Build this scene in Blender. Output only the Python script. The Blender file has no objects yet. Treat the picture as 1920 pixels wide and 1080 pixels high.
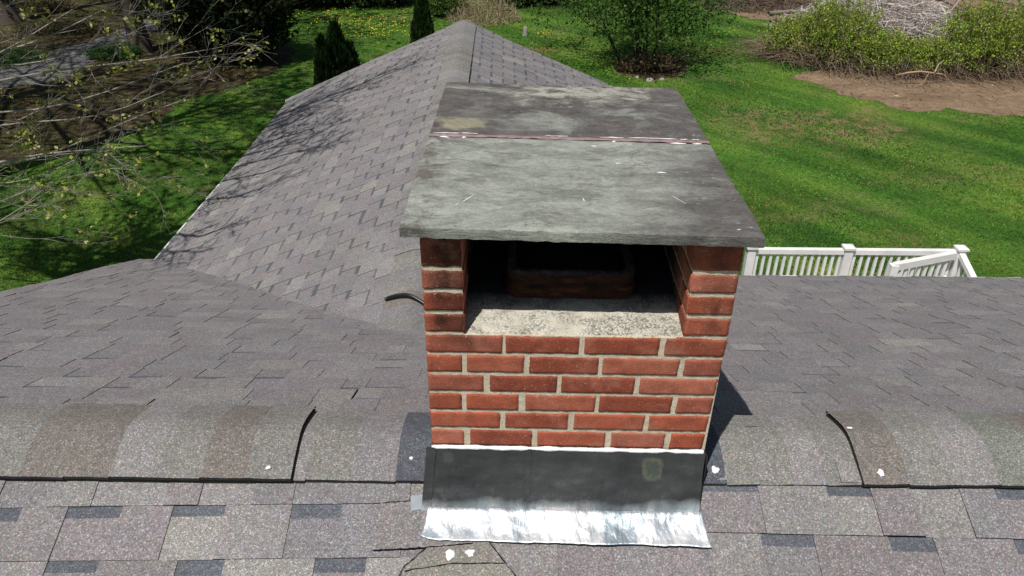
import bpy, math, random
import numpy as np
from mathutils import Vector, Matrix, noise as mnoise

R = math.radians
scene = bpy.context.scene
# ------------------------------------------------------------------ camera
PITCH, YAW, ROLL, FPX = R(30.8), R(0.2), R(0.4), 1467.0
cam_data = bpy.data.cameras.new("camera")
cam = bpy.data.objects.new("camera", cam_data)
scene.collection.objects.link(cam)
cam_data.sensor_width = 36.0
cam_data.lens = FPX / 1920 * 36
cam_data.clip_start = 0.05
cam_data.clip_end = 1000
CAM_ROT = Matrix.Rotation(YAW, 3, 'Z') @ Matrix.Rotation(math.pi / 2 - PITCH, 3, 'X') @ Matrix.Rotation(ROLL, 3, 'Z')
cam.matrix_world = CAM_ROT.to_4x4()
scene.camera = cam
# ------------------------------------------------------------------ sky, sun, exposure
SUN_EL = R(62.0)
SUN_DIR = Vector((0.47, 0.883, 0)).normalized() * math.cos(SUN_EL) + Vector((0, 0, -math.sin(SUN_EL)))   # way the light travels
world = bpy.data.worlds.new("World")
scene.world = world
world.use_nodes = True
wn = world.node_tree.nodes
sky = wn.new("ShaderNodeTexSky")
sky.sky_type = 'NISHITA'
sky.sun_disc = False
sky.sun_elevation = SUN_EL
sky.sun_rotation = math.atan2(-SUN_DIR.x, -SUN_DIR.y)
world.node_tree.links.new(sky.outputs[0], wn["Background"].inputs[0])
wn["Background"].inputs[1].default_value = 0.058
sun_data = bpy.data.lights.new("sun", 'SUN')
sun_data.energy = 4.7
sun_data.angle = R(0.5)
sun_data.color = (1.0, 0.955, 0.89)
sun = bpy.data.objects.new("sun", sun_data)
scene.collection.objects.link(sun)
sun.rotation_euler = SUN_DIR.to_track_quat('-Z', 'Y').to_euler()
scene.view_settings.view_transform = 'Standard'
scene.view_settings.look = 'None'
scene.view_settings.exposure = 0.0
scene.view_settings.gamma = 1.0
scene.cycles.use_denoising = True
scene.cycles.max_bounces = 6
scene.cycles.transparent_max_bounces = 6

rng = random.Random(7)
GZ = -6.8                                   # ground level (camera height is 0)


def ray(px, py):
    d = CAM_ROT @ Vector((px - 960, 540 - py, -FPX))
    return d


def at_z(px, py, z=GZ):
    d = ray(px, py)
    return d * (z / d.z)


def at_y(px, py, y):
    d = ray(px, py)
    return d * (y / d.y)


# ------------------------------------------------------------------ object helpers
def link(o, parent=None):
    scene.collection.objects.link(o)
    if parent is not None:
        o.parent = parent
        o.matrix_parent_inverse = parent.matrix_world.inverted()
    return o


def thing(name, label, cat, loc=(0, 0, 0), group=None):
    o = bpy.data.objects.new(name, None)
    o.empty_display_size = 0.2
    o.location = loc
    o.matrix_world = Matrix.Translation(loc)
    scene.collection.objects.link(o)
    return tag(o, label, cat, group)


def tag(o, label=None, cat=None, group=None, kind=None):
    if label: o["label"] = label
    if cat: o["category"] = cat
    if group: o["group"] = group
    if kind: o["kind"] = kind
    return o


class MB:
    """collects faces, with a colour for every vertex"""
    def __init__(s):
        s.v, s.f, s.c, s.m = [], [], [], []

    def face(s, pts, col=(1, 1, 1), mi=0):
        n = len(s.v)
        s.v += [tuple(p) for p in pts]
        cols = col if isinstance(col, list) else [col] * len(pts)
        s.c += cols
        s.f.append(tuple(range(n, n + len(pts))))
        s.m.append(mi)

    def grid(s, rows, cols=None, col=(1, 1, 1), mi=0, flip=False):
        """rows: list of lists of points, shared vertices"""
        n = len(s.v)
        w = len(rows[0])
        for i, r in enumerate(rows):
            for j, p in enumerate(r):
                s.v.append(tuple(p))
                s.c.append(cols[i][j] if cols else col)
        for i in range(len(rows) - 1):
            for j in range(w - 1):
                a = n + i * w + j
                q = (a, a + 1, a + w + 1, a + w)
                s.f.append(q[::-1] if flip else q)
                s.m.append(mi)

    def box(s, a, b, col=(1, 1, 1), mi=0, T=None):
        (x0, y0, z0), (x1, y1, z1) = a, b
        P = [Vector(p) for p in ((x0, y0, z0), (x1, y0, z0), (x1, y1, z0), (x0, y1, z0), (x0, y0, z1), (x1, y0, z1), (x1, y1, z1), (x0, y1, z1))]
        if T is not None: P = [T @ p for p in P]
        for q in ((0, 3, 2, 1), (4, 5, 6, 7), (0, 1, 5, 4), (1, 2, 6, 5), (2, 3, 7, 6), (3, 0, 4, 7)):
            s.face([P[k] for k in q], col, mi)

    def tube(s, pts, rad, k=6, col=(1, 1, 1), mi=0, cap=True):
        pts = [Vector(p) for p in pts]
        if not isinstance(rad, (list, tuple)): rad = [rad] * len(pts)
        n = len(s.v)
        up = Vector((0.3, 0.2, 1)).normalized()
        for i, p in enumerate(pts):
            d = (pts[min(i + 1, len(pts) - 1)] - pts[max(i - 1, 0)])
            if d.length < 1e-9: d = Vector((0, 0, 1))
            d.normalize()
            a = d.cross(up)
            if a.length < 0.1: a = d.cross(Vector((1, 0, 0)))
            a.normalize()
            b = d.cross(a)
            for j in range(k):
                t = 2 * math.pi * j / k
                s.v.append(tuple(p + (a * math.cos(t) + b * math.sin(t)) * rad[i]))
                s.c.append(col)
        for i in range(len(pts) - 1):
            for j in range(k):
                q = n + i * k + j
                r = n + i * k + (j + 1) % k
                s.f.append((q, r, r + k, q + k))
                s.m.append(mi)
        if cap:
            s.f.append(tuple(range(n, n + k))); s.m.append(mi)
            e = n + (len(pts) - 1) * k
            s.f.append(tuple(range(e + k - 1, e - 1, -1))); s.m.append(mi)

    def build(s, name, mats, parent=None, smooth=False, loc=None):
        me = bpy.data.meshes.new(name)
        me.from_pydata(s.v, [], s.f)
        if not isinstance(mats, (list, tuple)): mats = [mats]
        for m in mats: me.materials.append(m)
        if len(mats) > 1:
            me.polygons.foreach_set("material_index", np.array(s.m, dtype=np.int32))
        ca = me.color_attributes.new("Col", 'FLOAT_COLOR', 'POINT')
        arr = np.ones((len(s.v), 4), dtype=np.float32)
        arr[:, :3] = np.array(s.c, dtype=np.float32)
        ca.data.foreach_set("color", arr.ravel())
        if smooth: me.polygons.foreach_set("use_smooth", np.ones(len(me.polygons), dtype=bool))
        me.update()
        o = bpy.data.objects.new(name, me)
        return link(o, parent)


def np_mesh(name, verts, faces, cols, mat, parent=None):
    """fast build: faces is an (n,k) array, cols one colour per vertex"""
    me = bpy.data.meshes.new(name)
    nf, k = faces.shape
    me.vertices.add(len(verts)); me.loops.add(nf * k); me.polygons.add(nf)
    me.vertices.foreach_set("co", verts.astype(np.float32).ravel())
    me.loops.foreach_set("vertex_index", faces.astype(np.int32).ravel())
    me.polygons.foreach_set("loop_start", np.arange(0, nf * k, k, dtype=np.int32))
    me.polygons.foreach_set("loop_total", np.full(nf, k, dtype=np.int32))
    me.materials.append(mat)
    ca = me.color_attributes.new("Col", 'FLOAT_COLOR', 'POINT')
    arr = np.ones((len(verts), 4), dtype=np.float32); arr[:, :3] = cols
    ca.data.foreach_set("color", arr.ravel())
    me.update(calc_edges=True); me.validate()
    o = bpy.data.objects.new(name, me)
    return link(o, parent)


# ------------------------------------------------------------------ node helpers
class NT:
    def __init__(s, name, rough=0.9, spec=0.3):
        s.mat = bpy.data.materials.new(name)
        s.mat.use_nodes = True
        s.t = s.mat.node_tree
        s.bsdf = s.t.nodes["Principled BSDF"]
        s.bsdf.inputs["Roughness"].default_value = rough
        s.bsdf.inputs["Specular IOR Level"].default_value = spec
        s.geo = s.t.nodes.new("ShaderNodeNewGeometry").outputs["Position"]

    def put(s, sock, v):
        if isinstance(v, bpy.types.NodeSocket): s.t.links.new(v, sock)
        elif isinstance(v, (tuple, list)) and len(v) == 3 and sock.type == 'RGBA': sock.default_value = (*v, 1)
        else: sock.default_value = v

    def attr(s, name="Col"):
        n = s.t.nodes.new("ShaderNodeAttribute"); n.attribute_name = name
        return n.outputs["Color"]

    def map(s, vec=None, scale=(1, 1, 1), rot=(0, 0, 0), loc=(0, 0, 0)):
        n = s.t.nodes.new("ShaderNodeMapping")
        s.put(n.inputs[0], vec or s.geo)
        n.inputs["Scale"].default_value = scale; n.inputs["Rotation"].default_value = rot; n.inputs["Location"].default_value = loc
        return n.outputs[0]

    def noise(s, scale, detail=3, rough=0.55, vec=None, dist=0.0):
        n = s.t.nodes.new("ShaderNodeTexNoise")
        s.put(n.inputs["Vector"], vec or s.geo)
        n.inputs["Scale"].default_value = scale; n.inputs["Detail"].default_value = detail
        n.inputs["Roughness"].default_value = rough; n.inputs["Distortion"].default_value = dist
        return n.outputs["Fac"]

    def vor(s, scale, out="Color", vec=None, feature='F1', rnd=1.0):
        n = s.t.nodes.new("ShaderNodeTexVoronoi"); n.feature = feature
        s.put(n.inputs["Vector"], vec or s.geo)
        n.inputs["Scale"].default_value = scale
        n.inputs["Randomness"].default_value = rnd
        return n.outputs[out]

    def ramp(s, fac, stops):
        n = s.t.nodes.new("ShaderNodeValToRGB")
        s.put(n.inputs[0], fac)
        el = n.color_ramp.elements
        while len(el) < len(stops): el.new(0.5)
        for e, (p, c) in zip(el, stops):
            e.position = p
            e.color = (c, c, c, 1) if isinstance(c, (int, float)) else (*c, 1)
        return n.outputs[0]

    def mix(s, fac, a, b, mode='MIX'):
        n = s.t.nodes.new("ShaderNodeMix"); n.data_type = 'RGBA'; n.blend_type = mode
        s.put(n.inputs[0], fac); s.put(n.inputs[6], a); s.put(n.inputs[7], b)
        return n.outputs[2]

    def math(s, op, a, b=0.0, clamp=False):
        n = s.t.nodes.new("ShaderNodeMath"); n.operation = op; n.use_clamp = clamp
        s.put(n.inputs[0], a); s.put(n.inputs[1], b)
        return n.outputs[0]

    def sep(s, v=None):
        n = s.t.nodes.new("ShaderNodeSeparateXYZ"); s.put(n.inputs[0], v or s.geo)
        return n.outputs

    def box_mask(s, x0, x1, y0, y1, soft=0.02, wob=0.03, wscale=12):
        """soft rectangle in plan, wobbling edges"""
        X, Y, _ = s.sep()
        w = s.math('MULTIPLY', s.math('SUBTRACT', s.noise(wscale, 4), 0.5), wob * 2)
        X = s.math('ADD', X, w); Y = s.math('ADD', Y, w)
        def edge(v, e, sign):
            return s.math('MULTIPLY', s.math('SUBTRACT', v, e) if sign > 0 else s.math('SUBTRACT', e, v), 1 / soft, True)
        m = s.math('MULTIPLY', edge(X, x0, 1), edge(X, x1, -1))
        return s.math('MULTIPLY', m, s.math('MULTIPLY', edge(Y, y0, 1), edge(Y, y1, -1)))

    def bump(s, h, strength=0.3, dist=0.01):
        n = s.t.nodes.new("ShaderNodeBump")
        n.inputs["Strength"].default_value = strength; n.inputs["Distance"].default_value = dist
        s.put(n.inputs["Height"], h)
        s.t.links.new(n.outputs[0], s.bsdf.inputs["Normal"])

    def out(s, col, rough=None, metal=None):
        s.put(s.bsdf.inputs["Base Color"], col)
        if rough is not None: s.put(s.bsdf.inputs["Roughness"], rough)
        if metal is not None: s.put(s.bsdf.inputs["Metallic"], metal)
        return s.mat


def simple(name, col, rough=0.7, metal=0.0, var=0.15, scale=30, bump=0.0, attr=False, spec=0.4):
    n = NT(name, rough, spec)
    f = n.ramp(n.noise(scale, 4), [(0.3, 1 - var), (0.7, 1 + var)])
    base = n.attr() if attr else (*col, )
    c = n.mix(1.0, base, f, 'MULTIPLY')
    if bump: n.bump(n.noise(scale * 1.5, 4), bump, 0.01)
    return n.out(c, metal=metal)


def leaf_mat(name, rough=0.6, transl=0.35):
    n = NT(name, rough, 0.25)
    c = n.mix(1.0, n.attr(), n.ramp(n.noise(3.0, 3), [(0.3, 0.75), (0.7, 1.25)]), 'MULTIPLY')
    n.out(c)
    tr = n.t.nodes.new("ShaderNodeBsdfTranslucent")
    n.put(tr.inputs[0], n.mix(1.0, c, (1.1, 1.2, 0.55), 'MULTIPLY'))
    mx = n.t.nodes.new("ShaderNodeMixShader"); mx.inputs[0].default_value = transl
    n.t.links.new(n.bsdf.outputs[0], mx.inputs[1]); n.t.links.new(tr.outputs[0], mx.inputs[2])
    n.t.links.new(mx.outputs[0], n.t.nodes["Material Output"].inputs[0])
    return n.mat


# ------------------------------------------------------------------ materials
def shingle_material():
    n = NT("asphalt_shingle", 0.92, 0.2)
    base = n.attr()
    gran = n.vor(330)
    gs = n.sep(gran)
    g2 = n.vor(75)
    base = n.mix(0.16, base, n.mix(1.0, base, n.mix(0.55, g2, (1, 1, 1)), 'MULTIPLY'))
    base = n.mix(1.0, base, (1.04, 1.05, 1.085), 'MULTIPLY')
    base = n.mix(1.0, base, n.ramp(n.noise(38, 5, 0.7), [(0.3, 0.86), (0.7, 1.14)]), 'MULTIPLY')
    v = n.ramp(gs[0], [(0.0, 0.62), (0.45, 0.9), (0.8, 1.12), (0.93, 1.45), (1.0, 2.1)])
    c = n.mix(1.0, base, v, 'MULTIPLY')
    tint = n.ramp(gs[1], [(0.0, (1.12, 1.0, 0.88)), (0.5, (1, 1, 1)), (1.0, (0.9, 0.98, 1.1))])
    c = n.mix(0.8, c, n.mix(1.0, c, tint, 'MULTIPLY'))
    c = n.mix(1.0, c, n.ramp(n.noise(140, 3), [(0.3, 0.84), (0.7, 1.16)]), 'MULTIPLY')
    c = n.mix(1.0, c, n.ramp(n.noise(2.2, 5), [(0.3, 0.93), (0.7, 1.07)]), 'MULTIPLY')
    c = n.mix(n.ramp(n.noise(7, 6, 0.65), [(0.60, 0.0), (0.75, 0.35)]), c, n.mix(1.0, c, (1.05, 1.0, 0.9), 'MULTIPLY'))
    n.bump(n.math('ADD', gs[2], n.noise(60, 3)), 0.35, 0.003)
    return n.out(c)


def brick_material():
    n = NT("fired_brick", 0.85, 0.3)
    c = n.attr()
    c = n.mix(1.0, c, n.ramp(n.noise(28, 5, 0.6), [(0.28, 0.78), (0.72, 1.2)]), 'MULTIPLY')
    c = n.mix(1.0, c, n.ramp(n.noise(220, 3, 0.6), [(0.3, 0.8), (0.7, 1.18)]), 'MULTIPLY')
    c = n.mix(n.ramp(n.noise(11, 4, 0.7), [(0.50, 0.0), (0.70, 0.5)]), c, (0.42, 0.18, 0.12))
    c = n.mix(n.ramp(n.noise(150, 3, 0.75, vec=n.map(loc=(5, 5, 5))), [(0.62, 0.0), (0.70, 0.7)]), c, (0.62, 0.40, 0.32))
    c = n.mix(n.ramp(n.vor(190, "Distance"), [(0.0, 0.75), (0.16, 0.0)]), c, n.mix(1.0, c, (1.5, 1.7, 1.8), 'MULTIPLY'))
    c = n.mix(n.ramp(n.noise(75, 4, 0.7), [(0.66, 0.0), (0.74, 0.7)]), c, (0.10, 0.035, 0.02))
    n.bump(n.math('ADD', n.noise(90, 5, 0.65), n.noise(300, 2)), 0.45, 0.004)
    return n.out(c)


def mortar_material():
    n = NT("cream_mortar", 0.95, 0.15)
    c = n.ramp(n.noise(40, 6, 0.65), [(0.25, (0.50, 0.43, 0.31)), (0.5, (0.68, 0.60, 0.46)), (0.75, (0.80, 0.72, 0.58))])
    c = n.mix(n.ramp(n.noise(300, 2), [(0.35, 0.35), (0.5, 0.0)]), c, (0.25, 0.21, 0.15))
    c = n.mix(1.0, c, n.attr(), 'MULTIPLY')
    n.bump(n.math('ADD', n.noise(110, 5, 0.7), n.noise(400, 2)), 0.8, 0.005)
    return n.out(c)


def crown_material():
    n = NT("mortar_crown", 0.95, 0.15)
    c = n.ramp(n.noise(22, 6, 0.6), [(0.3, (0.48, 0.45, 0.36)), (0.7, (0.70, 0.67, 0.58))])
    m = n.math('MULTIPLY', n.ramp(n.noise(8, 5, 0.7, vec=n.map(scale=(1, 2.0, 1))), [(0.38, 0.0), (0.56, 0.95)]), n.ramp(n.noise(150, 6, 0.85), [(0.47, 0.0), (0.53, 1.0)]))
    c = n.mix(m, c, (0.13, 0.125, 0.12))
    c = n.mix(n.ramp(n.noise(260, 3, 0.7), [(0.60, 0.0), (0.66, 0.75)]), c, (0.16, 0.15, 0.14))
    # darker towards the flue
    s2 = n.math('MULTIPLY', n.math('SUBTRACT', n.math('ADD', n.sep()[1], n.math('MULTIPLY', n.noise(20, 4), 0.06)), 1.885), 14, True)
    c = n.mix(s2, c, (0.035, 0.037, 0.042))
    n.bump(n.math('ADD', n.noise(120, 5, 0.7), n.noise(350, 2)), 0.8, 0.005)
    return n.out(c)


def slab_material():
    n = NT("bluestone_slab", 0.8, 0.3)
    wv = n.mix(0.06, n.geo, n.t.nodes.new("ShaderNodeTexNoise").outputs["Color"])
    st = n.map(wv, scale=(1.0, 1.7, 1.7), rot=(0, 0, R(10)))
    X, Y, Z = n.sep()
    a = n.noise(8.0, 14, 0.76, vec=st, dist=0.35)
    c = n.ramp(a, [(0.28, (0.105, 0.109, 0.097)), (0.42, (0.178, 0.188, 0.163)), (0.50, (0.230, 0.243, 0.213)), (0.60, (0.272, 0.285, 0.250)), (0.75, (0.32, 0.33, 0.295))])
    b = n.noise(3.0, 10, 0.62, vec=n.map(scale=(1, 1.6, 1), loc=(3, 1, 0)), dist=0.7)
    # brown-black weathering: strong on the far stone, and over the right side of the near one
    far = n.math('MULTIPLY', n.math('SUBTRACT', Y, 2.38), 60, True)
    fdark = n.math('MULTIPLY', far, n.ramp(b, [(0.40, 0.97), (0.53, 0.85), (0.60, 0.35), (0.68, 0.0)]))
    cor = n.math('SUBTRACT', n.math('ADD', n.math('MULTIPLY', n.math('SUBTRACT', X, 0.20), 1.5), n.math('MULTIPLY', b, 0.9)), n.math('MULTIPLY', n.math('SUBTRACT', Y, 1.72), 0.75))
    ndark = n.math('MULTIPLY', n.ramp(cor, [(0.42, 0.0), (0.80, 0.85)]), n.math('SUBTRACT', 1.0, far))
    b3 = n.ramp(n.noise(4.2, 9, 0.66, vec=n.map(scale=(1, 1.8, 1), loc=(1, 8, 0)), dist=0.6), [(0.55, 0.0), (0.66, 0.6)])
    ndark = n.math('MAXIMUM', ndark, n.math('MULTIPLY', b3, n.math('SUBTRACT', 1.0, far)))
    dk = n.ramp(n.noise(14, 10, 0.72, vec=st), [(0.3, (0.040, 0.034, 0.034)), (0.55, (0.082, 0.071, 0.068)), (0.75, (0.15, 0.138, 0.122))])
    c = n.mix(n.math('MAXIMUM', fdark, ndark), c, dk)
    lw = n.math('MULTIPLY', n.ramp(n.noise(8, 8, 0.7), [(0.48, 0.0), (0.58, 0.85)]), n.math('MULTIPLY', n.math('SUBTRACT', -0.17, X), 14, True))
    c = n.mix(lw, c, (0.085, 0.072, 0.064))
    # cream patch and pale washes on the far stone
    c = n.mix(n.math('MULTIPLY', n.box_mask(-0.265, -0.10, 2.44, 2.565, 0.025, 0.05, 14), 0.8), c, (0.27, 0.25, 0.17))
    c = n.mix(n.math('MULTIPLY', n.box_mask(-0.03, 0.50, 2.74, 3.0, 0.05, 0.16, 8), n.ramp(n.noise(13, 9, 0.75, vec=st), [(0.42, 0.0), (0.55, 0.85)])), c, (0.33, 0.325, 0.28))
    c = n.mix(n.ramp(n.noise(20, 10, 0.78, vec=n.map(wv, scale=(1, 2.4, 1), loc=(7, 2, 0))), [(0.60, 0.0), (0.66, 0.6)]), c, (0.43, 0.44, 0.39))
    c = n.mix(n.ramp(n.noise(17, 10, 0.78, vec=n.map(wv, scale=(1, 2.4, 1), loc=(1, 5, 0))), [(0.61, 0.0), (0.68, 0.7)]), c, (0.10, 0.10, 0.088))
    # short hairline cracks along the bedding
    cr = n.math('ABSOLUTE', n.math('SUBTRACT', n.noise(3.4, 7, 0.62, vec=n.map(wv, scale=(1, 2.8, 1), loc=(0, 4, 0))), 0.5))
    c = n.mix(n.math('MULTIPLY', n.ramp(cr, [(0.0, 0.9), (0.006, 0.0)]), n.ramp(n.noise(5.5, 3, vec=n.map(loc=(3, 3, 0))), [(0.54, 0.0), (0.60, 0.9)])), c, (0.03, 0.028, 0.026))
    # grit
    ch = n.vor(9, "Color", vec=n.map(n.mix(0.10, n.geo, n.t.nodes.new("ShaderNodeTexNoise").outputs["Color"]), scale=(1, 1.8, 1)))
    c = n.mix(0.35, c, n.mix(1.0, c, n.ramp(n.sep(ch)[0], [(0.0, 0.62), (1.0, 1.35)]), 'MULTIPLY'))
    c = n.mix(1.0, c, n.ramp(n.noise(55, 7, 0.75, vec=st), [(0.32, 0.78), (0.68, 1.24)]), 'MULTIPLY')
    c = n.mix(1.0, c, n.ramp(n.noise(240, 5, 0.8), [(0.32, 0.80), (0.68, 1.35)]), 'MULTIPLY')
    c = n.mix(n.ramp(n.noise(85, 5, 0.8, vec=n.map(scale=(1, 1.5, 1), loc=(2, 9, 0))), [(0.64, 0.0), (0.70, 0.6)]), c, (0.45, 0.45, 0.41))
    h = n.math('ADD', n.noise(9, 12, 0.68, vec=st, dist=0.5), n.math('MULTIPLY', n.noise(90, 6, 0.7), 0.3))
    n.bump(h, 0.6, 0.010)
    return n.out(c)


def grass_base_material():
    n = NT("lawn_turf", 0.95, 0.1)
    st = n.map(n.map(rot=(0, 0, R(49))), scale=(0.16, 1.0, 1.0))
    mow = n.noise(0.95, 3, 0.5, vec=st)
    c = n.ramp(mow, [(0.36, (0.026, 0.075, 0.010)), (0.5, (0.048, 0.118, 0.015)), (0.64, (0.092, 0.165, 0.024))])
    c = n.mix(1.0, c, n.ramp(n.noise(0.45, 4), [(0.3, 0.78), (0.7, 1.25)]), 'MULTIPLY')
    c = n.mix(1.0, c, n.ramp(n.noise(9, 6, 0.75), [(0.3, 0.62), (0.7, 1.4)]), 'MULTIPLY')
    c = n.mix(1.0, c, n.ramp(n.noise(38, 3, 0.7), [(0.3, 0.6), (0.7, 1.45)]), 'MULTIPLY')
    # thin, straw-coloured places
    dry = n.math('MULTIPLY', n.ramp(n.noise(0.55, 6, 0.7, vec=n.map(loc=(4, 3, 0), scale=(0.7, 1.3, 1))), [(0.54, 0.0), (0.68, 1.0)]), n.ramp(n.noise(7, 5, 0.7), [(0.4, 0.1), (0.6, 0.75)]))
    c = n.mix(dry, c, (0.20, 0.15, 0.075))
    b = n.box_mask(5.0, 10.5, 18.2, 21.6, 0.8, 0.9, 1.3)
    c = n.mix(n.math('MULTIPLY', b, n.ramp(n.noise(2.2, 6, 0.7), [(0.42, 0.0), (0.6, 0.8)])), c, (0.23, 0.165, 0.085))
    n.bump(n.noise(30, 4, 0.7), 0.6, 0.03)
    return n.out(c)


M_SH = shingle_material()
M_BRICK = brick_material()
M_MORTAR = mortar_material()
M_CROWN = crown_material()
M_SLAB = slab_material()
M_LAWN = grass_base_material()
M_WHITE = simple("white_vinyl", (0.74, 0.74, 0.73), 0.5, var=0.10, scale=5)
M_SIDING = simple("cream_siding", (0.62, 0.60, 0.54), 0.7, var=0.05, scale=4)
M_BLACK = simple("black_plastic", (0.012, 0.012, 0.012), 0.6, var=0.2)
M_CABLE = simple("black_rubber", (0.012, 0.012, 0.013), 0.35, var=0.2)
M_SEAL = simple("white_sealant", (0.86, 0.87, 0.88), 0.45, var=0.05, scale=60, bump=0.3)
M_PINK = simple("pink_sealant", (0.27, 0.185, 0.18), 0.75, var=0.25, scale=45, bump=0.5)
def clay():
    n = NT("sooty_clay", 0.85, 0.2)
    Z = n.sep()[2]
    c = n.ramp(n.noise(18, 6, 0.7, vec=n.map(scale=(1, 1, 3))), [(0.35, (0.012, 0.008, 0.007)), (0.55, (0.05, 0.018, 0.010)), (0.72, (0.14, 0.045, 0.022))])
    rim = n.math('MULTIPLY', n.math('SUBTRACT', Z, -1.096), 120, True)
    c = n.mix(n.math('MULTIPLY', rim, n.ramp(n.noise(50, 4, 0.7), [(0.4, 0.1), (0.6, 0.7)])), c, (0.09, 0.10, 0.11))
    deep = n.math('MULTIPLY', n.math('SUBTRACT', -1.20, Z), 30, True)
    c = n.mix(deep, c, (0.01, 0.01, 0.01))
    n.bump(n.noise(60, 5, 0.7), 0.6, 0.005)
    return n.out(c)


M_CLAY = clay()
M_SOOT = simple("sooty_interior", (0.02, 0.02, 0.02), 0.95, var=0.3, scale=20)
M_BARK = simple("tree_bark", (1, 1, 1), 0.9, var=0.3, scale=25, bump=0.5, attr=True, spec=0.15)
M_LEAF = leaf_mat("green_leaf")
M_BLADE = leaf_mat("grass_blade", 0.7, 0.3)
M_FLOWER = simple("flower_petal", (0.75, 0.55, 0.02), 0.7, var=0.1, attr=True)
M_STONE = simple("field_stone", (0.27, 0.26, 0.24), 0.9, var=0.3, scale=14, bump=0.6)
M_WOOD = simple("roof_decking", (0.05, 0.04, 0.03), 0.9)

# ------------------------------------------------------------------ ground
def poly_sheet(name, pts, z, mat, jitter=0.15, step=0.35, seed=1, holes=None):
    """a flat sheet with an uneven outline"""
    r = random.Random(seed)
    out = []
    for i, p in enumerate(pts):
        q = pts[(i + 1) % len(pts)]
        d = Vector((q[0] - p[0], q[1] - p[1]))
        k = max(1, int(d.length / step))
        nrm = Vector((-d.y, d.x)).normalized() if d.length else Vector((0, 0))
        for j in range(k):
            t = j / k
            w = (mnoise.noise(Vector((p[0] + d.x * t, p[1] + d.y * t, seed * 3.1)) * 0.9) * 1.4 + mnoise.noise(Vector((p[0] + d.x * t, p[1] + d.y * t, seed)) * 3.3) * 0.9) * jitter + r.uniform(-jitter, jitter) * 0.2
            out.append((p[0] + d.x * t + nrm.x * w, p[1] + d.y * t + nrm.y * w, z))
    import bmesh
    bm = bmesh.new()
    vs = [bm.verts.new(p) for p in out]
    es = [bm.edges.new((vs[i], vs[(i + 1) % len(vs)])) for i in range(len(vs))]
    bmesh.ops.triangle_fill(bm, edges=es, use_beauty=True)
    for f in bm.faces:
        if f.normal.z < 0: f.normal_flip()
    me = bpy.data.meshes.new(name); bm.to_mesh(me); bm.free()
    me.materials.append(mat)
    o = bpy.data.objects.new(name, me)
    link(o)
    tag(o, kind="structure")
    return o, [(p[0], p[1]) for p in out]


b = MB()
b.face([(-250, -120, GZ), (250, -120, GZ), (250, 400, GZ), (-250, 400, GZ)])
tag(b.build("lawn", M_LAWN), kind="structure")


def px_poly(pxs):
    return [tuple(at_z(x, y))[:2] for x, y in pxs]


def litter_mat(name, c0, c1, c2, s=8):
    n = NT(name, 0.95, 0.1)
    c = n.ramp(n.noise(s, 7, 0.72), [(0.28, c0), (0.5, c1), (0.74, c2)])
    c = n.mix(1.0, c, n.ramp(n.noise(45, 4, 0.7), [(0.3, 0.6), (0.7, 1.4)]), 'MULTIPLY')
    c = n.mix(1.0, c, n.ramp(n.noise(1.1, 5, 0.6, vec=n.map(scale=(0.6, 1.6, 1))), [(0.3, 0.75), (0.7, 1.25)]), 'MULTIPLY')
    n.bump(n.noise(25, 6, 0.7), 0.8, 0.04)
    return n.out(c)


M_SOIL = litter_mat("bare_earth", (0.15, 0.10, 0.062), (0.225, 0.158, 0.103), (0.31, 0.225, 0.152), 5)
M_LITTER = litter_mat("leaf_litter", (0.020, 0.015, 0.009), (0.058, 0.044, 0.023), (0.115, 0.088, 0.042), 6)
M_ROAD = litter_mat("driveway_gravel", (0.10, 0.098, 0.092), (0.15, 0.147, 0.138), (0.19, 0.187, 0.175), 9)

_, POLY_LITTER = poly_sheet("woodland_floor", px_poly([(-160, 330), (20, 305), (130, 290), (215, 262), (300, 225), (330, 190), (400, 168), (500, 140), (560, 118), (520, 60), (440, 10), (380, -60), (100, -120), (-250, -100), (-300, 200)]), GZ + 0.006, M_LITTER, 0.35, seed=3)
_, POLY_ROAD = poly_sheet("driveway", px_poly([(-120, 175), (0, 165), (70, 158), (130, 142), (185, 108), (222, 88), (270, 68), (332, 42), (400, 22), (430, 5), (395, -6), (325, 18), (262, 40), (215, 62), (150, 84), (90, 98), (40, 112), (0, 124), (-120, 138)]), GZ + 0.012, M_ROAD, 0.10, seed=5)
_, POLY_SOIL = poly_sheet("bare_soil", px_poly([(1500, 146), (1545, 166), (1600, 182), (1650, 192), (1700, 207), (1780, 209), (1850, 214), (1960, 216), (2200, 222), (2200, 120), (1960, 90), (1800, 110), (1640, 120), (1530, 128)]), GZ + 0.006, M_SOIL, 0.26, 0.2, seed=7)
_, POLY_BRUSH = poly_sheet("brush_ground", px_poly([(1362, 22), (1400, 38), (1450, 40), (1520, 34), (1600, 60), (1800, 80), (2100, 60), (2150, -70), (1300, -70), (1340, 0)]), GZ + 0.010, M_SOIL, 0.3, seed=8)
_, POLY_BED = poly_sheet("planting_bed", px_poly([(1145, 118), (1160, 138), (1215, 150), (1265, 145), (1290, 132), (1280, 112), (1215, 104)]), GZ + 0.006, M_LITTER, 0.12, seed=9)

# ------------------------------------------------------------------ roof
TM = 0.41                                   # pitch of the main roof
RX, RY, RZ = 0.0, 1.955, -1.722             # its ridge line (along X)
XL, XR = -3.52, 9.0
WX, WZ, WT = -0.60, -2.35, 0.435
WK = -0.017
def wx(y): return -0.592 + WK * (y - 3.5)
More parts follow.
